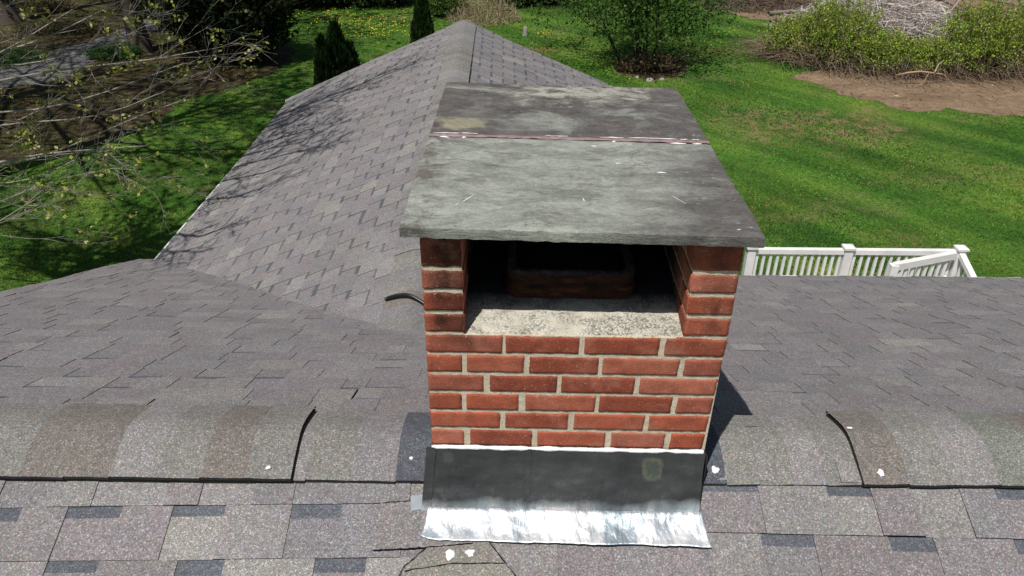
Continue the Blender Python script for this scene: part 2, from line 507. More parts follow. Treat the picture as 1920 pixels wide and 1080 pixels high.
#            # wing: ridge line along Y, pitch
WY0, WY1 = 3.2, 11.16
C_TAN = (0.223, 0.211, 0.201)
C_MAUVE = (0.203, 0.186, 0.184)
C_GREY = (0.196, 0.187, 0.186)
C_LIGHT = (0.253, 0.242, 0.220)
C_BAND = (0.100, 0.107, 0.120)
C_EDGE = (0.030, 0.029, 0.029)
C_OLIVE = (0.194, 0.188, 0.170)
C_BROWN = (0.170, 0.153, 0.135)


def vary(r, c, a=0.06):
    k = 1 + r.uniform(-a, a)
    return (c[0] * k, c[1] * k * (1 + r.uniform(-.01, .01)), c[2] * k * (1 + r.uniform(-.02, .02)))


def shingles(mb, O, U, D, ur, d0, dmax, expo, seed, skew=0.0, clip=None, keep=None, dmin=-9.0, band=0.9, hs=1.0):
    """laminated shingles: tabs of uneven width raised over a base course that shows a dark band in the gaps.
    O ridge point, U along the course, D down the slope, ur = range along U, d0 = first course line"""
    r = random.Random(seed)
    O, U, D = Vector(O), Vector(U).normalized(), Vector(D).normalized()
    N = U.cross(D)
    if N.z < 0: N = -N

    def P(u, d, h):
        hh = 0.005 * math.sin(1.7 * u + seed) + 0.004 * math.sin(2.9 * d + 1.3 * u) + 0.0015 * math.sin(9 * u + 5 * d)
        dd = d + skew * u
        if clip is not None: dd = min(dd, clip)
        dd = max(dd, 0.065)
        return O + U * u + D * dd + N * (h * hs + hh)
    nrow = int((dmax - d0) / expo) + 1
    for i in range(nrow + 1):
        a, e = d0 + (i - 1) * expo, d0 + i * expo
        if e < dmin: continue
        last = e >= dmax
        e = min(e, dmax)
        if e - a < 0.02: continue
        row = r.uniform(-0.0015, 0.0015)
        u = ur[0] - r.uniform(0, 0.3)
        gap = r.random() < 0.5
        while u < ur[1]:
            w = r.uniform(0.10, 0.17) if gap else r.uniform(0.10, 0.24)
            if r.random() < 0.08: w *= 1.5
            u1 = min(u + w, ur[1]); uu = max(u, ur[0])
            if u1 - uu > 0.012 and (keep is None or keep(0.5 * (uu + u1), 0.5 * (a + e))):
                q = r.random()
                base = C_LIGHT if q < (0.045 if hs > .9 else .025) else C_TAN if q < 0.3 else C_MAUVE if q < 0.7 else C_GREY
                col = vary(r, base, 0.055)
                je = e + row + r.uniform(-0.0018, 0.0018)
                lift = r.uniform(0.0, 0.0018) + (0.004 if r.random() < 0.03 else 0)
                if gap:
                    h0, h1 = 0.0008, 0.0050 + lift * 0.5
                    bd = a + (e - a) * (r.uniform(0.20, 0.30) if hs > .9 else r.uniform(0.10, 0.27))
                    cb = vary(r, C_BAND, 0.12) if r.random() < band else col
                    hb = h0 + (h1 - h0) * (bd - a) / (e - a)
                    mb.face([P(uu, a, h0), P(u1, a, h0), P(u1, bd, hb), P(uu, bd, hb)], cb)
                    mb.face([P(uu, bd, hb), P(u1, bd, hb), P(u1, je, h1), P(uu, je, h1)], col)
                    mb.face([P(uu, je, h1), P(u1, je, h1), P(u1, je, -0.004), P(uu, je, -0.004)], C_EDGE)
                else:
                    h0, h1 = 0.0040, 0.0088 + lift
                    mb.face([P(uu, a, h0), P(u1, a, h0), P(u1, je, h1), P(uu, je, h1)], col)
                    mb.face([P(uu, je, h1), P(u1, je, h1), P(u1, je, -0.004), P(uu, je, -0.004)], C_EDGE)
                    for us in (uu, u1):
                        mb.face([P(us, a, h0), P(us, je, h1), P(us, je, -0.004), P(us, a, -0.004)], C_EDGE)
            u = u1 if u1 > u else u + 0.05
            gap = not gap
        if last: break


CH_X0, CH_X1, CH_Y0, CH_Y1 = -0.243, 0.583, 1.77, 2.87
kf = math.sqrt(1 + TM * TM)
house = thing("house", "house roofed in grey asphalt shingles, a gabled wing running back from its main ridge", "house", (2, 4, GZ))
mb = MB()
sk = lambda u, d: not (CH_X0 + 0.02 < u < CH_X1 - 0.02 and d < 0.16)
# front slope, two runs whose courses do not line up, joined beneath the chimney flashing
shingles(mb, (0, RY, RZ), (1, 0, 0), (0, -1, -TM), (XL, -0.12), 0.2307 - 0.166, 4.7, 0.166, 11, skew=-0.022, dmin=0.0)
shingles(mb, (0, RY, RZ), (1, 0, 0), (0, -1, -TM), (-0.12, XR), 0.318 - 0.166, 4.7, 0.166, 12, skew=0.012, dmin=0.0)
# back slope
kb = lambda u, d: not (CH_X0 + 0.03 < u < CH_X1 - 0.03 and d < 0.93)
shingles(mb, (0, RY, RZ), (1, 0, 0), (0, 1, -TM), (XL, WX), 0.06, (6.42 - RY) * kf, 0.148, 13, keep=kb, dmin=0.0, band=0.45, hs=0.62)
shingles(mb, (0, RY, RZ), (1, 0, 0), (0, 1, -TM), (WX, XR), 0.06, (5.70 - RY) * kf, 0.148, 14, keep=kb, dmin=0.0, band=0.45, hs=0.62)
# decking under the shingles
for x0, x1, y1 in ((XL + .02, WX, 6.38), (WX, XR - .02, 5.66)):
    for yy in (-2.35, y1):
        zz = RZ - TM * abs(yy - RY)
        q = [(x0, RY, RZ - .012), (x1, RY, RZ - .012), (x1, yy, zz - .012), (x0, yy, zz - .012)]
        mb.face(q, (0.05, 0.04, 0.03))
        q2 = [(p[0], p[1], p[2] - .10) for p in q]
        mb.face(q2, (0.3, 0.3, 0.3))
        for i in range(4): mb.face([q[i], q[(i + 1) % 4], q2[(i + 1) % 4], q2[i]], (0.45, 0.45, 0.43))
main_roof = mb.build("roof", M_SH, house)

mb = MB()
kw = math.sqrt(1 + WT * WT)
EL, ER = -3.24, 2.03
shingles(mb, (wx(0), 0, WZ), (WK, 1, 0), (-1, 0, -WT), (WY0, WY1), 0.244, (WX - EL) * kw + 0.17, 0.150, 21, skew=-0.024, dmin=0.0, band=1.0, hs=0.7)
shingles(mb, (wx(0), 0, WZ), (WK, 1, 0), (1, 0, -WT), (WY0, WY1), 0.12, (ER - WX) * kw, 0.150, 22, dmin=0.0, band=1.0, hs=0.7)
for xe in (EL + .03, ER - .03):
    ze = WZ - WT * abs(xe - WX)
    q = [(wx(WY0), WY0, WZ - .012), (wx(WY1), WY1 - .02, WZ - .012), (xe + wx(WY1) - WX, WY1 - .02, ze - .012), (xe, WY0 + 1.2, ze - .012)]
    mb.face(q, (0.05, 0.04, 0.03))
    q2 = [(p[0], p[1], p[2] - .10) for p in q]
    mb.face(q2, (0.3, 0.3, 0.3))
    for i in range(4): mb.face([q[i], q[(i + 1) % 4], q2[(i + 1) % 4], q2[i]], (0.45, 0.45, 0.43))
wing_roof = mb.build("wing_roof", M_SH, house)


def cap_run(mb, A, B, pitch, half, raise_, expo, seed, colors=None, rnd=0.06, thick=0.004, first=None):
    """bent cap shingles from A to B along the ridge, each lapping the next"""
    r = random.Random(seed)
    A, B = Vector(A), Vector(B)
    L = (B - A).length
    T = (B - A).normalized()
    S = T.cross(Vector((0, 0, 1))).normalized()
    prof = []
    for k in range(-9, 10):
        s = k / 9 * half
        z = -pitch * (math.sqrt(s * s + rnd * rnd) - rnd * 0.45)
        prof.append((s, z))
    n = max(1, int(L / expo))
    for i in range(n + 1):
        t0, t1 = i * expo, min((i + 1) * expo, L)
        if t1 - t0 < 0.01: break
        q = r.random()
        c = (colors[i] if colors and i < len(colors) and colors[i] else None) or vary(r, C_OLIVE if q < 0.5 else C_BROWN if q < 0.64 else C_TAN if q < 0.9 else C_GREY, 0.07)
        jw = half * (1 + r.uniform(-0.012, 0.012))
        rows = []
        for t, h in ((t0, 0.0), (t0 + 0.5 * (t1 - t0), 0.0012), (t1 - 0.003, 0.0030), (t1, 0.0015), (t1, -0.003)):
            w = 0.0014 * math.sin(40 * t + seed)
            rows.append([A + T * t + S * (s * jw / half) + Vector((0, 0, z + raise_ + h + w)) for s, z in prof])
        mb.grid(rows, col=c)
        for side in (0, -1):
            pts = [row[side] for row in rows[:3]]
            low = [p - Vector((0, 0, thick + 0.006)) for p in pts]
            mb.grid([pts, low], col=C_EDGE)


def vent_core(mb, A, B, pitch, half, raise_, hole=0.0):
    A, B = Vector(A), Vector(B)
    T = (B - A).normalized(); S = T.cross(Vector((0, 0, 1))).normalized()
    prof_t, prof_b = [], []
    for k in range(-8, 9):
        s = k / 8 * half
        z = -pitch * (math.sqrt(s * s + 0.0036) - 0.027)
        prof_t.append((s, z + raise_ - 0.004)); prof_b.append((s, z - 0.006))
    for a, bb in ((prof_t, prof_t), (prof_b, prof_b)):
        mb.grid([[A + S * s + Vector((0, 0, z)) for s, z in a], [B + S * s + Vector((0, 0, z)) for s, z in bb]])
    for E in (A, B):
        mb.grid([[E + S * s + Vector((0, 0, z)) for s, z in prof_t], [E + S * s + Vector((0, 0, z)) for s, z in prof_b]])
    for j in (0, -1):
        mb.grid([[A + S * prof_t[j][0] + Vector((0, 0, prof_t[j][1])), B + S * prof_t[j][0] + Vector((0, 0, prof_t[j][1]))],
                 [A + S * prof_b[j][0] + Vector((0, 0, prof_b[j][1])), B + S * prof_b[j][0] + Vector((0, 0, prof_b[j][1]))]])


HW = 0.172
VR = 0.021
dkcap = (0.085, 0.092, 0.105)
# plain caps on both sides of the chimney
mb = MB()
cap_run(mb, (-0.225, RY, RZ), (-0.80, RY, RZ), TM, HW - .006, 0.010, 0.142, 31, [dkcap, C_GREY, C_OLIVE, C_TAN])
o = mb.build("ridge_cap", M_SH, main_roof, smooth=False)
tag(o, "bent cap shingles left of the chimney, darkest beside the bricks")
mb = MB()
cap_run(mb, (0.565, RY, RZ), (1.2, RY, RZ), TM, HW - .006, 0.010, 0.105, 32, [dkcap, C_OLIVE, C_OLIVE, C_TAN, C_OLIVE])
o = mb.build("ridge_cap", M_SH, main_roof)
tag(o, "bent cap shingles right of the chimney, darkest beside the bricks")
for (xa, xb, sd, lab, cl) in ((-0.69, XL, 33, "raised vent ending left of the chimney", [C_OLIVE, C_BROWN, C_OLIVE, C_TAN, C_BROWN, C_BROWN, C_OLIVE, C_OLIVE]),
                              (1.09, XR, 34, "raised vent starting right of the chimney", [C_BROWN, C_OLIVE, C_TAN, (0.17, 0.175, 0.15), C_BROWN])):
    mb = MB(); vent_core(mb, (xa, RY, RZ + .004), (xb, RY, RZ + .004), TM, HW - 0.004, VR)
    v = mb.build("ridge_vent", M_BLACK, main_roof); tag(v, lab)
    mb = MB(); cap_run(mb, (xa, RY, RZ), (xb, RY, RZ), TM, HW + 0.004, VR + 0.008, 0.142, sd, cl)
    mb.build("vent_cap", M_SH, v)
mb = MB()
cap_run(mb, (wx(WY1), WY1 - .02, WZ), (wx(3.12), 3.12, WZ), WT, 0.160, 0.018, 0.142, 35)
wc = mb.build("ridge_cap", M_SH, wing_roof)
mb = MB(); vent_core(mb, (wx(11), 11.0, WZ + .004), (wx(4.4), 4.4, WZ + .004), WT, 0.158, 0.018)
v = mb.build("ridge_vent", M_BLACK, wing_roof)
mb = MB(); cap_run(mb, (wx(11), 11.0, WZ), (wx(4.4), 4.4, WZ), WT, 0.166, 0.026, 0.142, 36)
mb.build("vent_cap", M_SH, v)

# odd repair shingles in front of the flashing
def on_front(px, py, h=0.0):
    d = ray(px, py)
    # plane z = RZ - TM*(RY - y)
    s = (RZ - TM * RY) / (d.z - TM * d.y)
    return d * s + Vector((0, -TM, 1)).normalized() * h


def patch(pxs, h, col, r_, cuts=()):
    mb = MB()
    for ln in cuts:
        r = random.Random(r_)
        P_ = []
        for (xa, ya), (xb, yb) in zip(ln[:-1], ln[1:]):
            P_ += [(xa + (xb - xa) * k / 12, ya + (yb - ya) * k / 12 + r.uniform(-.7, .7)) for k in range(12)]
        mb.tube([on_front(x, y, h - 0.0004) for x, y in P_ + [ln[-1]]], [r.uniform(.0011, .0026) for _ in range(len(P_) + 1)], 5, col=(0.008, 0.008, 0.008))
    top = [on_front(x, y, h) for x, y in pxs]
    mb.face(top, col)
    low = [on_front(x, y, 0.0) for x, y in pxs]
    for i in range(len(pxs)):
        mb.face([top[i], top[(i + 1) % len(pxs)], low[(i + 1) % len(pxs)], low[i]], C_EDGE)
    return mb.build("repair_shingle", M_SH, main_roof)


patch([(738, 1130), (758, 1066), (803, 1027), (886, 1018), (909, 1008), (980, 1100), (985, 1130)], 0.013, (0.21, 0.195, 0.17), 1, [[(738, 1100), (758, 1066), (803, 1027)], [(909, 1008), (980, 1100)]])
patch([(744, 1130), (766, 1073), (850, 1060), (946, 1060), (968, 1095), (975, 1130)], 0.018, (0.22, 0.21, 0.18), 2, [[(760, 1074), (850, 1060), (946, 1060)]])
patch([(700, 948), (772, 942), (774, 926), (802, 925), (806, 1000), (887, 1008), (887, 1021), (803, 1029), (735, 1033), (700, 1035)], 0.0145, (0.203, 0.187, 0.182), 3, [[(700, 1035), (735, 1033), (803, 1029), (887, 1021), (887, 1008)], [(700, 948), (772, 942)]])

# gutters and rake boards
mb = MB()
ze = WZ - WT * (WX - EL)
gx = EL - 0.005
prof = [(0.01, -0.012), (0.0, -0.10), (-0.035, -0.11), (-0.052, -0.05), (-0.054, -0.022), (-0.068, -0.02), (-0.068, -0.026), (-0.060, -0.05), (-0.040, -0.115), (-0.006, -0.12)]
ge = 0.02
mb.grid([[(gx + a - 0.045, 6.35, ze + c) for a, c in prof], [(gx + ge + a, WY1, ze + c) for a, c in prof]])
mb.box((gx + ge - 0.066, WY1, ze - 0.11), (gx + ge + 0.01, WY1 + 0.004, ze - 0.02))
gut = mb.build("gutter", M_WHITE, house)
mb = MB()
ze2 = RZ - TM * (5.70 - RY)
mb.grid([[(2.0, 5.70 - a, ze2 + c - 0.012) for a, c in prof], [(XR, 5.70 - a, ze2 + c - 0.012) for a, c in prof]])
mb.build("gutter", M_WHITE, house)
mb = MB()
for s, yy in ((1, 6.40), (-1, -2.3)):
    n = 6
    for x in (XL - 0.012,):
        a, c = (x, RY, RZ - .01), (x, yy, RZ - TM * abs(yy - RY) - .01)
        q = [Vector(a), Vector(c), Vector(c) - Vector((0, 0, .16)), Vector(a) - Vector((0, 0, .16))]
        mb.face(q); mb.face([p + Vector((0.02, 0, 0)) for p in q])
        mb.face([q[0], q[1], q[1] + Vector((0.02, 0, 0)), q[0] + Vector((0.02, 0, 0))])
mb.build("rake_board", M_WHITE, house)
mb = MB()
for xe in (EL, ER):
    a, c = Vector((wx(WY1), WY1 + .004, WZ - .01)), Vector((xe + wx(WY1) - WX, WY1 + .004, WZ - WT * abs(xe - WX) - .01))
    q = [a, c, c - Vector((0, 0, .16)), a - Vector((0, 0, .16))]
    mb.face(q); mb.face([p + Vector((0, 0.02, 0)) for p in q]); mb.face([q[0], q[1], q[1] + Vector((0, .02, 0)), q[0] + Vector((0, .02, 0))])
mb.build("rake_board", M_WHITE, house)


def gable_prism(mb, a0, a1, lo, hi, mid, zr, pitch, axis):
    """walls of a gabled block; axis 'x': ridge along x at y=mid"""
    e = zr - 0.13
    def Q(t, s, z): return (t, s, z) if axis == 'x' else (s, t, z)
    zl, zh = e - pitch * (mid - lo), e - pitch * (hi - mid)
    for t in (a0, a1):
        mb.face([Q(t, lo, GZ), Q(t, hi, GZ), Q(t, hi, zh), Q(t, mid, e), Q(t, lo, zl)])
    mb.face([Q(a0, lo, GZ), Q(a1, lo, GZ), Q(a1, lo, zl), Q(a0, lo, zl)])
    mb.face([Q(a0, hi, GZ), Q(a1, hi, GZ), Q(a1, hi, zh), Q(a0, hi, zh)])


mb = MB(); gable_prism(mb, XL + .25, XR - .3, -2.0, 5.3, RY, RZ, TM, 'x'); mb.build("wall", M_SIDING, house)
mb = MB(); gable_prism(mb, 5.4, WY1 - .3, EL + .35, ER - .35, WX, WZ, WT, 'y'); mb.build("wing_wall", M_SIDING, house)


def dab(px, py, rx, ry, seed, on="front", lab=None):
    r = random.Random(seed)
    if on == "front": c = on_front(px, py, 0.0155 if px < 1000 else 0.009); N = Vector((0, -TM, 1)).normalized(); U = Vector((1, 0, 0))
    elif on == "cap":
        d = ray(px, py); c = None
        # ridge cap surface, plain or vent
        best = None
        for k in range(4000):
            s = 0.0009 + k * 0.0000004
            p = d * s
            rs = (VR + 0.012) if (p.x < -0.69 or p.x > 1.09) else 0.014
            if p.z <= RZ + rs - TM * (math.sqrt((p.y - RY) ** 2 + 0.0036) - 0.027): best = p; break
        c = best
        N = Vector((0, -TM, 1)).normalized() if c.y < RY else Vector((0, TM, 1)).normalized(); U = Vector((1, 0, 0))
    V = N.cross(U).normalized()
    mb = MB()
    k = 14
    ring = []
    for j in range(k):
        t = 2 * math.pi * j / k
        q = 1 + r.uniform(-0.28, 0.28)
        ring.append((math.cos(t) * rx * q, math.sin(t) * ry * q))
    ce = c + N * 0.0048
    for h, f in ((0.001, 1.0),):
        for j in range(k):
            a, b2 = ring[j], ring[(j + 1) % k]
            p0 = c + U * a[0] + V * a[1] + N * 0.001; p1 = c + U * b2[0] + V * b2[1] + N * 0.001
            m0 = c + U * a[0] * .7 + V * a[1] * .7 + N * 0.004; m1 = c + U * b2[0] * .7 + V * b2[1] * .7 + N * 0.004
            mb.face([p0, p1, m1, m0]); mb.face([m0, m1, ce])
    return mb.build("sealant_dab", M_SEAL, main_roof)


for i, (x, y, rx, ry, on) in enumerate(((844, 1043, .0125, .016, "front"), (882, 1040, .014, .011, "front"), (1341, 881, .011, .013, "cap"), (1651, 886, .011, .012, "cap"),
                                        (1594, 803, .010, .007, "cap"), (503, 877, .008, .006, "cap"), (771, 859, .006, .006, "cap"), (1865, 1010, .006, .005, "front"))):
    dab(x, y, rx, ry, i, on)

# ------------------------------------------------------------------ chimney
chimney = thing("chimney", "red brick chimney with stone slab top and open sooty mouth, straddling the roof ridge", "chimney", (0.17, 2.32, -2.0))
CROT = Matrix.Translation((0.17, 1.77, 0)) @ Matrix.Rotation(R(-0.8), 4, 'Z') @ Matrix.Translation((-0.17, -1.77, 0))
CH = 0.0677
Z1 = -1.205                                  # top of the top full course
Z_BOT = Z1 - 6 * CH
COURSES = [
    (187, 1563, [(187, 543), (553, 895), (915, 1262), (1285, 1563)]),
    (193, 1549, [(193, 357), (375, 643), (665, 987), (1003, 1357), (1378, 1549)]),
    (203, 1528, [(203, 460), (485, 798), (815, 1155), (1175, 1528)]),
    (210, 1514, [(210, 362), (380, 625), (653, 978), (993, 1330), (1350, 1514)]),
    (214, 1495, [(214, 538), (560, 852), (877, 1204), (1222, 1495)]),
    (218, 1478, [(218, 370), (397, 686), (708, 1025), (1048, 1298), (1323, 1478)]),
]


def brick(mb, P0, U, N, u0, u1, z0, z1, col, r, prot=0.0012, tonef=None):
    """one brick face with soft worn edges, standing proud of the mortar"""
    nu = max(6, int((u1 - u0) / 0.011)); nz = 7
    U, N = Vector(U), Vector(N)
    us = [u0, u0 + 0.0022] + [u0 + (u1 - u0) * k / nu for k in range(1, nu)] + [u1 - 0.0022, u1]
    zs = [z0, z0 + 0.0022] + [z0 + (z1 - z0) * k / nz for k in range(1, nz)] + [z1 - 0.0022, z1]
    W, Hh = len(us), len(zs)
    sd = r.uniform(0, 90)
    rows, cols = [], []
    tilt = r.uniform(-0.0008, 0.0008)
    for j, z in enumerate(zs):
        row, cr = [], []
        for i, u in enumerate(us):
            n1 = mnoise.noise(Vector((u * 70, z * 70, sd)))
            n2 = mnoise.noise(Vector((u * 25, z * 25, sd + 5)))
            du = dz = 0.0
            edge = 0
            if i <= 1 or i >= W - 2: du = n1 * 0.0024; edge = max(edge, 2 if i in (0, W - 1) else 1)
            if j <= 1 or j >= Hh - 2: dz = n1 * 0.0030 + n2 * 0.0022; edge = max(edge, 2 if j in (0, Hh - 1) else 1)
            out = prot + n2 * 0.0014 + tilt * (j - Hh / 2) / Hh
            if edge == 2: out = -0.006
            if edge == 1: out -= 0.0008
            p = Vector(P0) + U * (u + du) + N * out; p.z = z + dz
            row.append(p)
            f = 1.0 if not tonef else tonef(u, z)
            cr.append((col[0] * f, col[1] * f * (1.0 if f > .9 else 1.06), col[2] * f * (1 if f > .9 else 1.12)))
        rows.append(row); cols.append(cr)
    flip = U.cross(Vector((0, 0, 1))).dot(N) < 0
    mb.grid(rows, cols, flip=flip)


BRK = [(0.34, 0.086, 0.045), (0.31, 0.072, 0.036), (0.37, 0.118, 0.072), (0.26, 0.062, 0.034), (0.33, 0.094, 0.054), (0.30, 0.088, 0.055)]
WCH = CH_X1 - CH_X0
DCH = CH_Y1 - CH_Y0
br = random.Random(5)
mbb = MB()
P_F = (CH_X0, CH_Y0, 0)


def soot_front(u, z):
    f = 1.0
    if z > Z1 - CH and u < 0.22:                                       # upper left brick is smoked
        f *= 1 - 0.6 * math.exp(-((u - 0.11) / 0.06) ** 2) * min(1, (z - (Z1 - CH)) / 0.05)
    if z > Z1:
        k = (z - Z1) / (4 * CH)
        t = u if u < WCH / 2 else WCH - u
        f *= 1 - 0.85 * math.exp(-((t - 0.050) / 0.032) ** 2) * (1.0 if u < WCH / 2 else 0.5) * (0.75 + 0.6 * mnoise.noise(Vector((u * 22, z * 22, 8))))
        f *= 1 - 0.25 * k
    f *= 1 + 0.22 * mnoise.noise(Vector((u * 30, z * 30, 3)))
    return max(0.12, f)


for k, (a, e, bl) in enumerate(COURSES):
    zt = Z1 - k * CH
    for (p, q) in bl:
        u0, u1 = (p - a) / (e - a) * WCH, (q - a) / (e - a) * WCH
        c = vary(br, br.choice(BRK), 0.08)
        if k >= 4: c = tuple(x * 1.05 for x in c)
        brick(mbb, P_F, (1, 0, 0), (0, -1, 0), u0, u1, zt - CH + 0.0047, zt - 0.0047 + br.uniform(-.001, .001), c, br, tonef=soot_front)
PW_L, PW_R = 0.108, 0.122
for k in range(4):                                                     # piers beside the mouth
    z0 = Z1 + k * CH + 0.0055
    z1 = Z1 + (k + 1) * CH - 0.0055
    for u0, u1 in ((0.0, PW_L), (WCH - PW_R, WCH)):
        brick(mbb, P_F, (1, 0, 0), (0, -1, 0), u0 + br.uniform(0, .002), u1 - br.uniform(0, .002), z0, z1 if k < 3 else (-0.893 if u0 < .2 else -0.9045), vary(br, BRK[k % 3], 0.1), br, tonef=soot_front)


def bond(P0, U, N, length, rows, seed, mb, off=0.0, tonef=None):
    r = random.Random(seed)
    for k, (z0, z1) in enumerate(rows):
        u = -0.106 if k % 2 else 0.0
        u += off
        while u < length - 0.02:
            a, e = max(0.0, u), min(length, u + 0.203)
            if e - a > 0.02:
                brick(mb, P0, U, N, a, e, z0 + .0055, z1 - .0055, vary(r, r.choice(BRK), .1), r, tonef=tonef)
            u += 0.2125


full = [(Z1 + (3 - k) * CH, Z1 + (4 - k) * CH) for k in range(20)]
full[0] = (full[0][0], -0.912)
bond((CH_X1, CH_Y0, 0), (0, 1, 0), (1, 0, 0), DCH, full, 61, mbb)
bond((CH_X0, CH_Y0, 0), (0, 1, 0), (-1, 0, 0), DCH, full, 62, mbb)
bond((CH_X0, CH_Y1, 0), (1, 0, 0), (0, 1, 0), WCH, full, 63, mbb)
dark = lambda u, z: max(0.05, 0.95 - 6 * max(0, u - 0.02))  # inner bricks darken with depth into the mouth
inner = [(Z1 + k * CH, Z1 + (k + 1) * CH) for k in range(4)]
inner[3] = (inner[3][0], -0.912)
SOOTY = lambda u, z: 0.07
bond((CH_X0 + PW_L, CH_Y0, 0), (0, 1, 0), (1, 0, 0), DCH - .1, inner, 64, mbb, tonef=dark)
bond((CH_X1 - PW_R, CH_Y0, 0), (0, 1, 0), (-1, 0, 0), DCH - .1, inner, 65, mbb, tonef=lambda u, z: max(0.06, 0.95 - 5.0 * max(0, u - 0.09)))
bond((CH_X0 + PW_L, CH_Y1 - .1, 0), (1, 0, 0), (0, -1, 0), WCH - PW_L - PW_R, inner, 66, mbb, tonef=lambda u, z: 0.1)
for v in range(len(mbb.v)): mbb.v[v] = tuple(CROT @ Vector(mbb.v[v]))
mbb.build("brickwork", M_BRICK, chimney, smooth=True)

# mortar body the bricks are bedded in
mm = MB()
def mbox(x0, x1, y0, y1, z0, z1, col=(1, 1, 1)):
    mm.box((x0, y0, z0), (x1, y1, z1), col, T=CROT)
i_ = 0.0025
mbox(CH_X0 + i_, CH_X1 - i_, CH_Y0 + i_, CH_Y1 - i_, -2.75, Z1 - 0.004)
mbox(CH_X0 + i_, CH_X0 + PW_L - i_, CH_Y0 + i_, CH_Y1 - i_, Z1 - 0.004, -0.896)
mbox(CH_X1 - PW_R + i_, CH_X1 - i_, CH_Y0 + i_, CH_Y1 - i_, Z1 - 0.004, -0.896)
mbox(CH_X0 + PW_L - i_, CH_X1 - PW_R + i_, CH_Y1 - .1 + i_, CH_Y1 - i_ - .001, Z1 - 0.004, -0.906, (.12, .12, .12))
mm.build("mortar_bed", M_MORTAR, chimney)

# mortar crown sloping up to the flue
mb = MB()
X0c, X1c, Y0c, Y1c = CH_X0 + PW_L - .001, CH_X1 - PW_R + .001, CH_Y0 + 0.004, CH_Y1 - .098
rows = []
for j in range(60):
    y = Y0c + (Y1c - Y0c) * j / 59
    row = []
    for i in range(60):
        x = X0c + (X1c - X0c) * i / 59
        z = Z1 - 0.003 + min(0.045, 0.30 * (y - Y0c)) + 0.003 * mnoise.noise(Vector((x * 18, y * 18, 0))) + 0.0015 * mnoise.noise(Vector((x * 60, y * 60, 2)))
        if j == 0: z -= 0.004
        row.append(CROT @ Vector((x, y, z)))
    rows.append(row)
mb.grid(rows)
mb.build("mortar_crown", M_CROWN, chimney, smooth=True)


def rrect(cx, cy, hx, hy, rad, n=6):
    out = []
    for sx, sy, t0 in ((1, 1, 0), (-1, 1, 90), (-1, -1, 180), (1, -1, 270)):
        for k in range(n + 1):
            t = R(t0 + 90 * k / n)
            out.append((cx + sx * (hx - rad) + math.cos(t) * rad, cy + sy * (hy - rad) + math.sin(t) * rad))
    return out


fl = MB()
fcx, fcy = 0.158, 2.15
levels = [(0.185, 0.245, 0.035, -1.19), (0.185, 0.245, 0.035, -1.135), (0.180, 0.240, 0.035, -1.128), (0.176, 0.236, 0.035, -1.123), (0.180, 0.240, 0.035, -1.117), (0.183, 0.243, 0.035, -1.095), (0.178, 0.238, 0.033, -1.086), (0.160, 0.220, 0.028, -1.086), (0.156, 0.216, 0.026, -1.10), (0.156, 0.216, 0.026, -1.75)]
rows = []
for hx, hy, rd, z in levels:
    ring = rrect(fcx, fcy, hx, hy, rd)
    ring.append(ring[0])
    rows.append([CROT @ Vector((x, y, z + (0.003 * mnoise.noise(Vector((x * 30, y * 30, z * 9))) if z > -1.12 else 0))) for x, y in ring])
cols = [[(1, 1, 1)] * len(rows[0]) for _ in rows]
fl.grid(rows)
fl.face([CROT @ Vector((x, y, -1.75)) for x, y in rrect(fcx, fcy, 0.156, 0.216, 0.026)])
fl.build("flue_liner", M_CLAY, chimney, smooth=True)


def slab(name, y0, y1, seed, lab):
    r = random.Random(seed)
    zt, zb = -0.872, -0.901
    x0, x1 = CH_X0 - 0.032, CH_X1 + 0.034
    mb = MB()
    nx, ny = 90, 60
    rows = []
    for j in range(ny + 1):
        row = []
        y = y0 + (y1 - y0) * j / ny
        for i in range(nx + 1):
            x = x0 + (x1 - 0.018 * max(0, (y - 1.75) / 1.2) - x0) * i / nx
            z = zt + 0.0022 * mnoise.noise(Vector((x * 6, y * 10, seed))) + 0.0012 * mnoise.noise(Vector((x * 22, y * 40, seed)))
            xx, yy = x, y
            en = 0.0022 * mnoise.noise(Vector((x * 30, y * 30, seed + 2))) + 0.002 * mnoise.noise(Vector((x * 9, y * 9, seed + 4)))
            if i in (0, nx): xx += en; z -= 0.002
            if j in (0, ny): yy += en; z -= 0.002
            row.append((xx, yy, z))
        rows.append(row)
    Tm = lambda p: CROT @ Vector(p)
    mb.grid([[Tm(p) for p in row] for row in rows])
    edge = rows[0] + [row[-1] for row in rows[1:]] + rows[-1][::-1][1:] + [row[0] for row in rows[::-1]][1:]
    lo = []
    for (x, y, z) in edge:
        k = 0.0025 * mnoise.noise(Vector((x * 40, y * 40, seed + 9)))
        lo.append((x, y, zb + k))
    mid = [(p[0] + (0.0015 if p[0] > 0 else -0.0015) * r.random(), p[1] + (-0.0018 * r.random() if p[1] < 2.3 else 0.001), 0.55 * p[2] + 0.45 * q[2]) for p, q in zip(edge, lo)]
    mb.grid([[Tm(p) for p in edge], [Tm(p) for p in mid], [Tm(p) for p in lo]])
    mb.face([Tm((x0 + .001, y0 + .002, zb + .003)), Tm((x1 - .012, y0 + .002, zb + .003)), Tm((x1 - .022, y1 - .002, zb + .003)), Tm((x0 + .001, y1 - .002, zb + .003))])
    o = mb.build(name, M_SLAB, chimney, smooth=True)
    tag(o, lab)
    mod = o.modifiers.new("edges", 'EDGE_SPLIT'); mod.split_angle = R(40)
    return o


